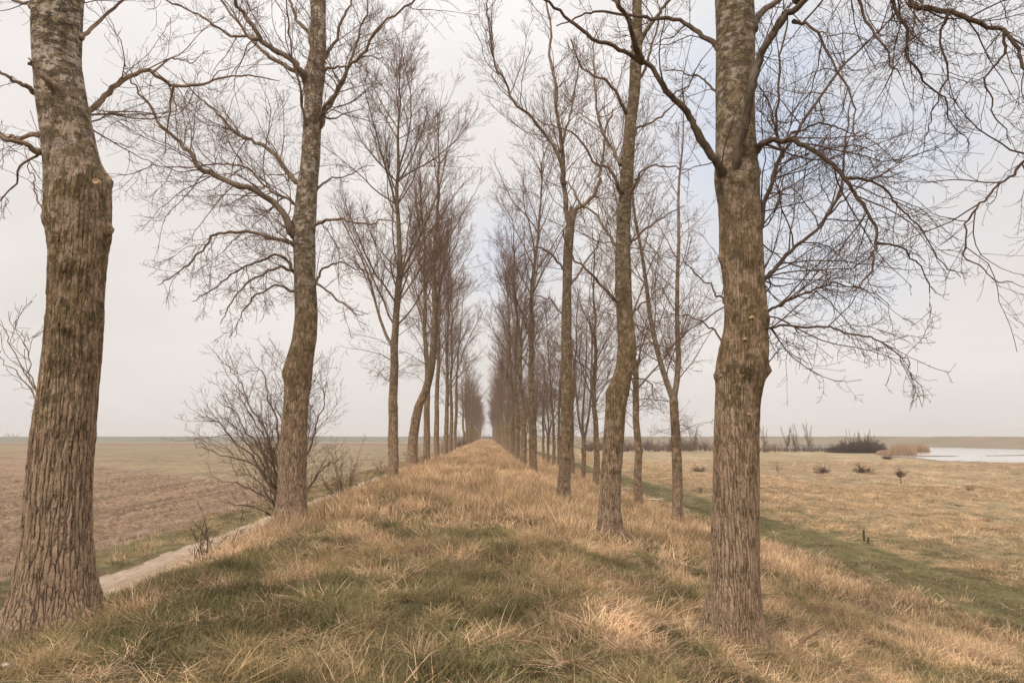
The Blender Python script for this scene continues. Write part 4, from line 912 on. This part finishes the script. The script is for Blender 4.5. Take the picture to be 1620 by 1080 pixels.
# low dark bush bank
me = tube_mesh('willow_scrub', bush_batches(60, 150, 4.6, 0.9, 1.1, r=0.035, rmin=0.013, up=-0.6), M_SHRUB2)
for j, (px, s, lb) in enumerate([((1347, 716), (1.3, 1.1, 0.85), 'dense dark willow bush, the largest mound at the end of the shrub line'), ((1372, 716), (1.3, 1.1, 1.0), 'dense dark willow bush rounding the right end of the shrub line'), ((1393, 716.5), (0.6, 0.6, 0.55), 'small dark willow bush nearest the reed bed'), ((1328, 715.5), (1.0, 1, 0.5), 'low dark willow bush on the left flank of the big mound')]):
    X, Y = onR(*px); o = obj('willow_bush', me, None, (X, Y, gz(X, Y))); o.scale = s; o.rotation_euler = (0, 0, j * 1.3); tag(o, lb, 'bush', 'willow bushes by the lake')
# thin bare trees in the shrub line
def far_tree(seed, H, ns=3):
    rng = RS(seed); P = np.stack([rng.normal(0, 0.15, ns), rng.normal(0, 0.15, ns), np.full(ns, -0.2)], 1)
    D = np.stack([rng.normal(0, 0.10, ns), rng.normal(0, 0.1, ns), np.ones(ns)], 1)
    a = grow(P, D, H * rng.uniform(0.7, 1.0, ns), np.full(ns, 0.055), 10, 0.3, 0.3, 0.15, rng, 0.15)
    b = spawn(a, 5.0, rng, 0.1, 1, (12, 30), (0.15, 0.32), 2.5, 0.5, 5, (0.5, 1.0), 0.2, rmin=0.011)
    c = spawn(b, 3.0, rng, 0.1, 1, (20, 40), (0.3, 0.5), 1.0, 0.3, 3, (0.5, 1.0), 0.2, rmin=0.009)
    return tube_mesh('trunk', [(a, 6)], M_SHRUB), tube_mesh('crown', [(b, 3), (c, 3)], M_SHRUB)
FT = [far_tree(71, 8.0), far_tree(72, 7.0, 4), far_tree(73, 8.5, 4)]
spots = [(1211, 714, 0.9, 'at its left end beside the big trunk'), (1246, 714, 0.92, 'left one of the middle pair'), (1259, 714, 0.8, 'right one of the middle pair'), (1281, 714, 1.02, 'tallest, standing out over the line'), (1098, 713, 0.95, 'seen left of the foreground trunk'), (1078, 713, 0.7, 'low and thin, behind the nearest outer poplar')]
for j, (x, y, s, lb) in enumerate(spots):
    X, Y = onR(x, y); r = empty('bare_tree', (X, Y, gz(X, Y)), 'thin bare tree in the shrub line, ' + lb, 'tree', 'thin trees in the shrub line')
    r.scale = (s * 1.6, s * 1.6, s * 1.22); r.rotation_euler = (0, 0, j * 2.1); obj('trunk', FT[j % 3][0], r); obj('crown', FT[j % 3][1], r)
for j, (x, s) in enumerate([(1341, .72), (1352, .78), (1360, 0.86), (1368, .84), (1376, 0.8), (1384, 0.74)]):
    X, Y = onR(x, 715); r = empty('bare_tree', (X, Y + 1, gz(X, Y)), 'slender bare sapling rising out of the dark willow mound', 'tree', 'saplings over the willow mound')
    r.scale = (s, s, s); r.rotation_euler = (0, 0, j * 1.7); obj('trunk', FT[(j + 1) % 3][0], r); obj('crown', FT[(j + 1) % 3][1], r)
# very far trees on the left horizon and right
for j, (x, Yd, s) in enumerate([(8, 900, 1.1), (15, 900, 1.3), (23, 900, 1.2), (1300, 700, 0.5), (1325, 700, 0.45)]):
    p = at_y(x, 690, Yd); r = empty('distant_tree', (p[0], Yd, -2.6), 'faint distant tree in the haze on the left horizon' if j < 3 else 'faint distant tree in the haze beyond the far dike', 'tree', 'faint trees on the horizon')
    r.scale = (s * 2.2, s * 2.2, s); obj('trunk', FT[j % 3][0], r); obj('crown', FT[j % 3][1], r)
# bird-size dark bush on the far dike
p = at_z(1470, 699.5, -1.2)

# reed bed
def blades_patch(name, pts, H, mat, seed, wd, lean=0.25):
    rng = RS(seed); n = len(pts); a = rng.uniform(0, 6.28, n); h = H * rng.uniform(0.75, 1.1, n)
    az = rng.uniform(0, 6.28, n); ln = rng.uniform(0, lean, n) * h
    s = np.stack([np.cos(a), np.sin(a), 0 * a], 1) * wd
    b = pts; m = pts + np.stack([np.cos(az) * ln * .4, np.sin(az) * ln * .4, h * .6], 1); t = pts + np.stack([np.cos(az) * ln, np.sin(az) * ln, h], 1)
    V = np.stack([b - s, b + s, m + s * .8, m - s * .8, t + s * .3, t - s * .3], 1).reshape(-1, 3); i = np.arange(n)[:, None] * 6
    Q = np.concatenate([i + np.array([0, 1, 2, 3]), i + np.array([3, 2, 4, 5])])
    return mesh_np(name, V, Q, mat, False, {'bv': np.repeat(rng.rand(n), 6)})
k = NT('reed'); c = k.ramp(k.attr('bv'), [(0.0, (0.30, 0.19, 0.12)), (0.5, (0.42, 0.28, 0.18)), (1.0, (0.5, 0.36, 0.24))]); k.bsdf(c, 0.9, spec=0.1); M_REED = k.m
def reedbed(px0, px1, ybase, depthm, H, seed, n, label):
    a = np.array(onR(px0, ybase)); b = np.array(onR(px1, ybase)); rng = RS(seed)
    u = rng.rand(n); v = rng.rand(n); X = a[0] + (b[0] - a[0]) * u; Y = a[1] + (b[1] - a[1]) * u; X = X * (1 + depthm * v / Y); Y = Y + depthm * v
    k_ = np.sqrt(np.clip(1 - np.abs(2 * u - 1) ** 2.6, 0, 1)) * (0.75 + 0.35 * fbm(X / 1.5, Y / 2, seed)); keep = rng.rand(n) < k_ + 0.2
    pts = np.stack([X, Y, np.full(n, -2.6)], 1)[keep]; hh = H * k_[keep]
    o = obj('reed_bed', blades_patch('reed_bed', pts, 1.0, M_REED, seed, 0.03, 0.2))
    V = np.empty(len(o.data.vertices) * 3, np.float32); o.data.vertices.foreach_get('co', V); V = V.reshape(-1, 3); V[:, 2] = -2.6 + (V[:, 2] + 2.6) * np.repeat(hh, 6); o.data.vertices.foreach_set('co', V.ravel()); o.data.update()
    return tag(o, label, 'reeds', kind='stuff')
reedbed(1403, 1451, 721.2, 16, 2.45, 3, 13000, 'tan reed bed standing in the lake, its dense near clump')
reedbed(1434, 1472, 715.6, 20, 2.1, 4, 9000, 'tan reed bed standing in the lake, its tapering far end')
reedbed(1385, 1412, 719.5, 6, 1.1, 6, 3000, 'low ragged reeds between the willow bushes and the tall reed bed')

# fence posts in the field
M_POST = simple('post_wood', (0.045, 0.035, 0.025), (0.10, 0.075, 0.05), 14, 0.9, 0.5, 0.01, (3, 3, 0.5))
def post(px, ytop, wpx, label):
    X, Y = onR(*px); z0 = gz(X, Y); zt = at_y(px[0], ytop, Y)[2]; r = wpx / 2 / F * Y
    z = np.array([z0 - 0.2, z0, z0 + 0.3 * (zt - z0), z0 + 0.8 * (zt - z0), zt]); C = np.stack([X + 0.02 * (z - z0), np.full(5, Y), z], 1)
    V, Q, t = trunk_mesh('fence_post', C, np.full(5, r), M_POST, 12, 0.03, z0 - 5, 3, 0, (), 4, 0.03); b = np.array([X, Y, z0])
    return tag(obj('fence_post', mesh_np('fence_post', V - b, Q, M_POST, True, None, t), None, b), label, 'post', 'old posts in the field')
post((1367, 855), 838, 3.0, 'taller dark wooden post in the right field beside the green way')
post((1374, 859), 850, 2.6, 'short dark wooden stump post right beside the taller post')

# fallen branches
M_PALE = simple('bleached_wood', (0.42, 0.38, 0.30), (0.62, 0.58, 0.50), 9, 0.8, 0.3, 0.01)
def fallen(name, polys, label, D0, mat, cat='branch'):
    Bs = []; b0 = None
    for pts, w in polys:
        P = []
        for (x, y, lift) in pts:
            z = gz(*at_y(x, y, D0)[:2]); 
            for _ in range(6):
                p = at_z(x, y, z); z = gz(p[0], p[1]) + lift
            P.append(at_z(x, y, z))
        P = catmull(P, 5 * len(P)); s = np.linspace(1, 0.35, len(P)); Bs.append((Batch(P[None], (s * w / 2 / F * P[:, 1])[None]), 7))
        if b0 is None: b0 = P[0].copy()
    return tag(obj(name, tube_mesh(name, Bs, mat, b0), None, b0), label, cat)
fallen('fallen_branch', [([(1016, 790, .1), (1030, 789.5, .25), (1042, 790, .3), (1048, 794, .15), (1053, 798, .03)], 3.0), ([(1030, 789.5, .25), (1036, 793, .1), (1034, 797, .02)], 1.6), ([(1042, 790, .3), (1046, 788, .4), (1050, 789, .4)], 1.5)], 'bleached white branch lying on the green way between two outer poplars', 31, M_PALE)
fallen('fallen_branch', [([(980, 776, .2), (986, 773, .4), (990, 771.5, .5), (1002, 772.5, .3)], 2.6), ([(983, 781, .05), (986, 779, .2), (989, 777, .3)], 4.0), ([(986, 773, .4), (990, 776, .2), (987, 780, .1)], 2.4)], 'broken bleached branch lying just right of the knobbly pale poplar', 31, M_PALE)
fallen('fallen_branch', [([(1249, 963, .05), (1262, 962, .07), (1275, 961, .06), (1282, 958, .1)], 4.0), ([(1262, 962, .07), (1266, 955, .12)], 2.0)], 'short dark stick lying in the grass right of the foreground trunk', 8, M_SHRUB)
fallen('fallen_branch', [([(1248, 1030, .03), (1265, 1018, .10), (1285, 1004, .13), (1305, 990, .16), (1310, 980, .22)], 3.4), ([(1285, 1004, .13), (1300, 1003, .08), (1312, 1008, .04)], 1.8), ([(1265, 1018, .1), (1262, 1006, .15)], 1.6)], 'long thin forked twig lying in the straw at the right foreground', 7, M_SHRUB)
fallen('fallen_branch', [([(752, 900, .03), (765, 902, .05), (780, 899, .04)], 2.0)], 'tiny twig lying in the grass on the crest', 10, M_SHRUB)
# small pale stone at bottom left
X_, Y_ = -3.95, 5.35
p = at_z(9, 1052, 0.0)
X_, Y_ = float(p[0]), float(p[1])
for _ in range(6):
    p = at_z(9, 1052, gz(X_, Y_) + 0.05); X_, Y_ = float(p[0]), float(p[1])
bm = bmesh.new(); bmesh.ops.create_icosphere(bm, subdivisions=3, radius=0.024)
for v in bm.verts: v.co = Vector((v.co.x * 1.2, v.co.y, v.co.z * 0.7)) * (1 + 0.25 * (vnoise(np.array([v.co.x * 40 + 5]), np.array([v.co.y * 40 + v.co.z * 33]))[0] - 0.5))
me = bpy.data.meshes.new('stone'); bm.to_mesh(me); bm.free(); me.materials.append(simple('stone', (0.33, 0.29, 0.26), (0.55, 0.5, 0.45), 60))
tag(obj('stone', me, None, (X_, Y_, gz(X_, Y_) + 0.05)), 'small pale stone in the grass at the bottom left corner', 'stone')

# ------------------------------------------------------------ grass
def tuft(name, seed, nb, hgt, spread, width, lean, mat, droop=0.6, segs=4, flat=0.0):
    rng = RS(seed); r = spread * np.sqrt(rng.rand(nb)); a = rng.uniform(0, 6.28, nb)
    p = np.stack([r * np.cos(a), r * np.sin(a), np.full(nb, -0.03)], 1)
    az = a + rng.normal(0, 1.0, nb); th = np.abs(rng.normal(0.15 + flat, lean, nb))
    d = np.stack([np.cos(az) * np.sin(th), np.sin(az) * np.sin(th), np.cos(th)], 1); h = hgt * rng.uniform(0.45, 1.1, nb)
    sd = np.stack([-np.sin(az + rng.normal(0, .8, nb)), np.cos(az), 0 * az], 1); sd = nrm(sd)
    dr_ = droop * rng.uniform(0.2, 1.6, nb); V = []; HH = []
    hz = nrm(d * [1, 1, 0] + 1e-6)
    for i in range(segs + 1):
        s = i / segs; w = width * (1 - s) ** 0.7 * 0.5 + 0.0004
        V.append(p - sd * w); V.append(p + sd * w); HH += [s, s]
        d = nrm(d + hz * (dr_ / segs)[:, None] - Z3 * (dr_ * s / segs)[:, None] + rng.normal(0, 0.06, (nb, 3))); p = p + d * (h / segs)[:, None]
    V = np.stack(V, 1); nv = V.shape[1]; i = np.arange(nb)[:, None] * nv
    Q = np.concatenate([i + np.array([2 * j, 2 * j + 1, 2 * j + 3, 2 * j + 2]) for j in range(segs)])
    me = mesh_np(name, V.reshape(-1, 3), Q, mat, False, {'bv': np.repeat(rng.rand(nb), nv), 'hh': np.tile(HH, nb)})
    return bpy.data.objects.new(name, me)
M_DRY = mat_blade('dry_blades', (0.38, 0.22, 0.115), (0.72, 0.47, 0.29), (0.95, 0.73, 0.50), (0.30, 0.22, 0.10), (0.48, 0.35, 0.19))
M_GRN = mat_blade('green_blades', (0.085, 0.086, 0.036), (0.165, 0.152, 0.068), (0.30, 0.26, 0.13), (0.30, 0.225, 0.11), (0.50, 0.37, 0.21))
def collection(name, objs):
    c = bpy.data.collections.new(name)
    for o in objs: c.objects.link(o)
    return c
def scatter(name, pts, rot, scl, tone, idx, coll, label, cat='grass'):
    me = bpy.data.meshes.new(name + '_points'); me.vertices.add(len(pts)); me.vertices.foreach_set('co', np.asarray(pts, np.float32).ravel())
    for k_, a, t in (('rot', rot, 'FLOAT_VECTOR'), ('scl', scl, 'FLOAT_VECTOR')):
        at = me.attributes.new(k_, t, 'POINT'); at.data.foreach_set('vector', np.asarray(a, np.float32).ravel())
    for k_, c_ in (('tone', 0), ('lum', 1)):
        at = me.attributes.new(k_, 'FLOAT', 'POINT'); at.data.foreach_set('value', np.ascontiguousarray(np.asarray(tone, np.float32)[:, c_]))
    at = me.attributes.new('idx', 'INT', 'POINT'); at.data.foreach_set('value', np.asarray(idx, np.int32))
    me.update(); o = obj(name, me)
    ng = bpy.data.node_groups.new(name, 'GeometryNodeTree')
    ng.interface.new_socket('Geometry', in_out='INPUT', socket_type='NodeSocketGeometry'); ng.interface.new_socket('Geometry', in_out='OUTPUT', socket_type='NodeSocketGeometry')
    N = ng.nodes; L = ng.links; gi = N.new('NodeGroupInput'); go = N.new('NodeGroupOutput')
    ci = N.new('GeometryNodeCollectionInfo'); ci.inputs['Collection'].default_value = coll; ci.inputs['Separate Children'].default_value = True; ci.inputs['Reset Children'].default_value = True
    ip = N.new('GeometryNodeInstanceOnPoints'); ip.inputs['Pick Instance'].default_value = True
    def na(nm, t):
        n = N.new('GeometryNodeInputNamedAttribute'); n.data_type = t; n.inputs['Name'].default_value = nm; return n.outputs['Attribute']
    L.new(gi.outputs[0], ip.inputs['Points']); L.new(ci.outputs[0], ip.inputs['Instance']); L.new(na('idx', 'INT'), ip.inputs['Instance Index'])
    e2r = N.new('FunctionNodeEulerToRotation'); L.new(na('rot', 'FLOAT_VECTOR'), e2r.inputs[0]); L.new(e2r.outputs[0], ip.inputs['Rotation'])
    L.new(na('scl', 'FLOAT_VECTOR'), ip.inputs['Scale']); L.new(ip.outputs[0], go.inputs[0])
    md = o.modifiers.new('scatter', 'NODES'); md.node_group = ng
    me.materials.append(M_DRY)
    return tag(o, label, cat, kind='stuff')
NEAR_DRY = collection('dry_tufts', [tuft('a%d' % i, 200 + i, 34, [0.26, 0.34, 0.22, 0.30, 0.24, 0.34, 0.30, 0.38][i], 0.14, 0.0046, [.5, .45, .5, .5, .5, .3, .4, .3][i], M_DRY, [1.0, 1.3, 1.1, 0.8, 1.9, 1.6, 2.2, 1.2][i], 5, [0.1, 0.1, 0.2, 0.1, 0.6, 1.05, 0.9, 1.2][i]) for i in range(8)])
NEAR_GRN = collection('green_tufts', [tuft('b%d' % i, 220 + i, 44, [0.16, 0.20, 0.13, 0.18][i], 0.13, 0.0045, 0.42, M_GRN, 0.7, 4) for i in range(4)])
FAR_DRY = collection('far_dry_tufts', [tuft('c%d' % i, 240 + i, 26, [0.40, 0.32, 0.45][i], 0.26, 0.011, 0.40, M_DRY, 0.6, 3) for i in range(3)])
FAR_GRN = collection('far_green_tufts', [tuft('d%d' % i, 250 + i, 30, [0.16, 0.20, 0.14][i], 0.26, 0.011, 0.45, M_GRN, 0.6, 3) for i in range(3)])

def cand(rng, x0, x1, y0, y1, dens):
    n = int((x1 - x0) * (y1 - y0) * dens); return rng.uniform(x0, x1, n), rng.uniform(y0, y1, n)
def in_view(x, y, m=1.25, ymin=2.5):
    u = (x * math.cos(YAW) - y * math.sin(YAW)); v = (x * math.sin(YAW) + y * math.cos(YAW))
    return (v > ymin) & (np.abs(u) < 0.75 * v * m + 1.2)
TR = [(c.location.x, c.location.y) for c in COL.objects if c.get('category') == 'tree' and c.location.y < 60]
def make_grass(rng, x, y, near, dry):
    d = dryness(x, y); jit = rng.rand(len(x))
    keep = (jit < np.maximum(d, 0.2 * (x < 11.5))) if dry else (jit > d * 0.88)
    if not dry: keep &= True
    for tx, ty in TR: keep &= np.hypot(x - tx, y - ty) > (0.30 if ty < 9 else 0.22)
    keep &= in_view(x, y)
    x, y, d = x[keep], y[keep], d[keep]; n = len(x)
    z = ground_z(x, y)
    clump = fbm(x / 0.5, y / 0.5, 91, 2); tall = fbm(x / 1.4, y / 1.4, 95, 2)
    s = (0.15 + 1.35 * clump) * rng.uniform(0.6, 1.3, n)
    if dry: s *= (0.55 + 0.55 * d) * (0.35 + 1.2 * tall) * (0.72 + 0.28 * sstep(7, 12, y))
    s *= 1 - 0.55 * sstep(10.3, 11.2, x) * (1 - sstep(14.6, 15.8, x))
    flow = fbm(x / 1.1, y / 1.1, 111, 2) * 14.0
    rot = np.stack([rng.normal(0, 0.2, n), rng.normal(0, 0.2, n), flow + rng.normal(0, 1.2, n)], 1)
    w = np.ones(n) * rng.uniform(0.85, 1.2, n)
    scl = np.stack([w, w, s], 1)
    lum = np.clip(0.98 + (fbm(x / 0.40, y / 0.40, 131, 3) - 0.5) * 2.0 + rng.normal(0, 0.13, n), 0.5, 1.45)
    tone = np.clip((fbm(x / 0.9, y / 0.9, 99, 3) - 0.42) * 2.6 + rng.normal(0, 0.18, n), 0, 1)
    if dry: tone *= 0.8
    else: tone = np.clip(tone * 0.55 + 0.55 * d, 0, 0.9)
    return np.stack([x, y, z], 1), rot, scl, np.stack([tone, lum], 1)
rng = RS(1234)
def build(parts): return [np.concatenate([p[i] for p in parts]) for i in range(4)]
# near belt
x, y = cand(rng, -8.8, 11, 2.4, 13, 95); P_, R_, S_, T_ = make_grass(rng, x, y, True, True); S_[:, 2] *= 0.85
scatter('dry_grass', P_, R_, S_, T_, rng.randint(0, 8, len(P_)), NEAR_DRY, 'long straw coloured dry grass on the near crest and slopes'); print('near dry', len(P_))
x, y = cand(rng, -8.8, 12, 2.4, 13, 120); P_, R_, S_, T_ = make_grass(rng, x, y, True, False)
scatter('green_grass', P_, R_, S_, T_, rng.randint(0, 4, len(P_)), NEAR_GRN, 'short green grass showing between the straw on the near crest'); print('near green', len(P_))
# middle and far belts
def belts(dry):
    ps = []
    for x0, x1, y0, y1, dn in ((-8.8, 18, 13, 24, 24), (-8.8, 26, 24, 45, 11), (-8.8, 30, 45, 80, 5.5), (-8.5, 24, 80, 160, 2.6), (-6, 12, 160, 330, 1.6), (11, 22, 4, 13, 26), (18, 34, 8, 24, 13), (26, 60, 24, 60, 4.0), (16, 90, 45, 120, 1.2)):
        x, y = cand(rng, x0, x1, y0, y1, dn * (1.0 if dry else 0.8)); p = make_grass(rng, x, y, False, dry)
        k_ = {24: 1.0, 11: 1.2, 5.5: 1.45, 2.6: 1.8, 1.6: 2.2, 26: 0.95, 13: 1.1, 4.0: 1.3, 1.2: 2.0}[dn]; p[2][:, :2] *= k_
        p[2][:, 2] *= np.where(p[0][:, 0] > 14, 0.5, 1.0) * (0.95 if x0 > 15 else 1)
        ps.append(p)
    if dry is False or True:   # verge left of the track
        x, y = cand(rng, -14.2, -11.1, 10, 110, 9 if not dry else 2); d0 = 0.0
        p = make_grass(rng, x, y, False, dry) if not dry else make_grass(rng, x, y, False, False); ps.append(p)
    return build(ps)
P_, R_, S_, T_ = belts(True); print('far dry', len(P_))
scatter('dry_grass', P_, R_, S_, T_, rng.randint(0, 3, len(P_)), FAR_DRY, 'long straw coloured dry grass further along the crest, slopes and field')
P_, R_, S_, T_ = belts(False); print('far green', len(P_))
scatter('green_grass', P_, R_, S_, T_, rng.randint(0, 3, len(P_)), FAR_GRN, 'short green grass further along the embankment, green way and track verge')
# taller collar of straw round the trunk feet
ps = []
for tx, ty in TR:
    if ty > 32: continue
    n = 55 if ty < 10 else 26; a = rng.uniform(0, 6.28, n); r = rng.uniform(0.34, 0.62, n) * (1.0 if ty < 9 else 0.8)
    x = tx + r * np.cos(a); y = ty + r * np.sin(a)
    z = ground_z(x, y); s = rng.uniform(0.5, 1.0, n)
    ps.append((np.stack([x, y, z], 1), np.stack([rng.normal(0, .1, n), rng.normal(0, .1, n), rng.uniform(0, 6.28, n)], 1), np.stack([np.full(n, .9), np.full(n, .9), s], 1), np.stack([rng.uniform(0.2, 1, n), rng.uniform(.7, 1.1, n)], 1)))
P_, R_, S_, T_ = build(ps)
scatter('dry_grass', P_, R_, S_, T_, rng.randint(0, 4, len(P_)), NEAR_DRY, 'dry grass tufts around the feet of the nearest trunks')

# ------------------------------------------------------------ haze
import os
me = bpy.data.meshes.new('haze')
x0, x1, y0, y1, z0, z1 = -2600, 2600, -90, 2900, -4.5, 34.0
vs = [(x, y, z) for z in (z0, z1) for y in (y0, y1) for x in (x0, x1)]
me.from_pydata(vs, [], [(0, 2, 3, 1), (4, 5, 7, 6), (0, 1, 5, 4), (2, 6, 7, 3), (0, 4, 6, 2), (1, 3, 7, 5)]); me.update()
k = NT('haze_air'); v = k.n('ShaderNodeVolumePrincipled', {'Color': (0.93, 0.90, 0.88, 1), 'Density': 0.0004, 'Anisotropy': 0.0})
k.t.links.new(v.outputs[0], k.out.inputs['Volume']); me.materials.append(k.m)
tag(obj('haze', me), 'thin pale haze hanging over the whole land', 'haze', kind='stuff')

# ------------------------------------------------------------ world and sun
SUN_EL, SUN_AZ = RAD(42), RAD(215)      # azimuth clockwise from +Y: behind the camera on the left
w = bpy.data.worlds.new("World"); SC.world = w; w.use_nodes = True; t = w.node_tree; t.nodes.clear()
K = NT.__new__(NT); K.t = t; K.out = K.n('ShaderNodeOutputWorld')
sky = K.n('ShaderNodeTexSky', sky_type='NISHITA'); sky.sun_disc = False; sky.sun_elevation = SUN_EL; sky.sun_rotation = SUN_AZ; sky.air_density = 1.0; sky.dust_density = 2.5
G = K.coord('Generated'); sp = K.n('ShaderNodeSeparateXYZ'); K.set(sp, 0, G); zc = K.math('MAXIMUM', sp.outputs[2], 0.0)
cl = K.ramp(zc, [(0.0, (7.8, 7.25, 6.85)), (0.06, (7.8, 7.3, 6.95)), (0.3, (8.3, 7.85, 7.55)), (0.6, (8.9, 8.6, 8.5)), (0.78, (16.5, 15.6, 14.9)), (1.0, (23.0, 21.6, 20.6))])
cn = K.noise(K.mapping(G, (1.3, 1.3, 3.2)), 1.6, 6, 0.55)
cl = K.mix(1.0, cl, K.ramp(cn, [(0.32, 0.91), (0.68, 1.07)]), 'MULTIPLY')
def patch(px, py, r):
    d = ray(px, py); d = d / np.linalg.norm(d)
    dist = K.n('ShaderNodeVectorMath', operation='DISTANCE'); K.set(dist, 0, G); dist.inputs[1].default_value = tuple(d)
    return K.n('ShaderNodeMapRange', {'Value': dist.outputs['Value'], 1: r, 2: 0.0, 3: 0.0, 4: 1.0}).outputs[0]
pt = K.math('MAXIMUM', patch(1290, 230, 0.30), K.math('MULTIPLY', patch(815, 400, 0.16), 0.5))
pt = K.math('MAXIMUM', pt, K.math('MULTIPLY', patch(1480, 200, 0.24), 0.7))
gap = K.ramp(K.math('MULTIPLY', K.ramp(cn, [(0.3, 0.25), (0.6, 1.0)]), K.math('POWER', pt, 0.8)), [(0.1, 0.0), (0.65, 0.7)])
blue = K.mix(0.25, (6.0, 7.2, 9.3, 1), sky.outputs[0])
c = K.mix(gap, cl, blue)
bg = K.n('ShaderNodeBackground', {'Strength': 0.1}); K.set(bg, 'Color', c); t.links.new(bg.outputs[0], K.out.inputs[0])
sd = bpy.data.lights.new('sun', 'SUN'); sd.energy = 2.1; sd.angle = RAD(14); sd.color = (1.0, 0.92, 0.82)
so = bpy.data.objects.new('sun', sd); COL.objects.link(so)
dv = Vector((math.sin(SUN_AZ) * math.cos(SUN_EL), math.cos(SUN_AZ) * math.cos(SUN_EL), math.sin(SUN_EL)))
so.rotation_euler = dv.to_track_quat('Z', 'Y').to_euler(); so.location = (0, -5, 20)

SC.view_settings.view_transform = 'Standard'; SC.view_settings.look = 'None'; SC.view_settings.gamma = 1.0; SC.view_settings.exposure = 0.1
SC.render.engine = 'CYCLES'
SC.cycles.use_adaptive_sampling = True; SC.cycles.adaptive_threshold = 0.02; SC.cycles.volume_bounces = 0; SC.cycles.max_bounces = 4; SC.cycles.diffuse_bounces = 2; SC.cycles.transparent_max_bounces = 8
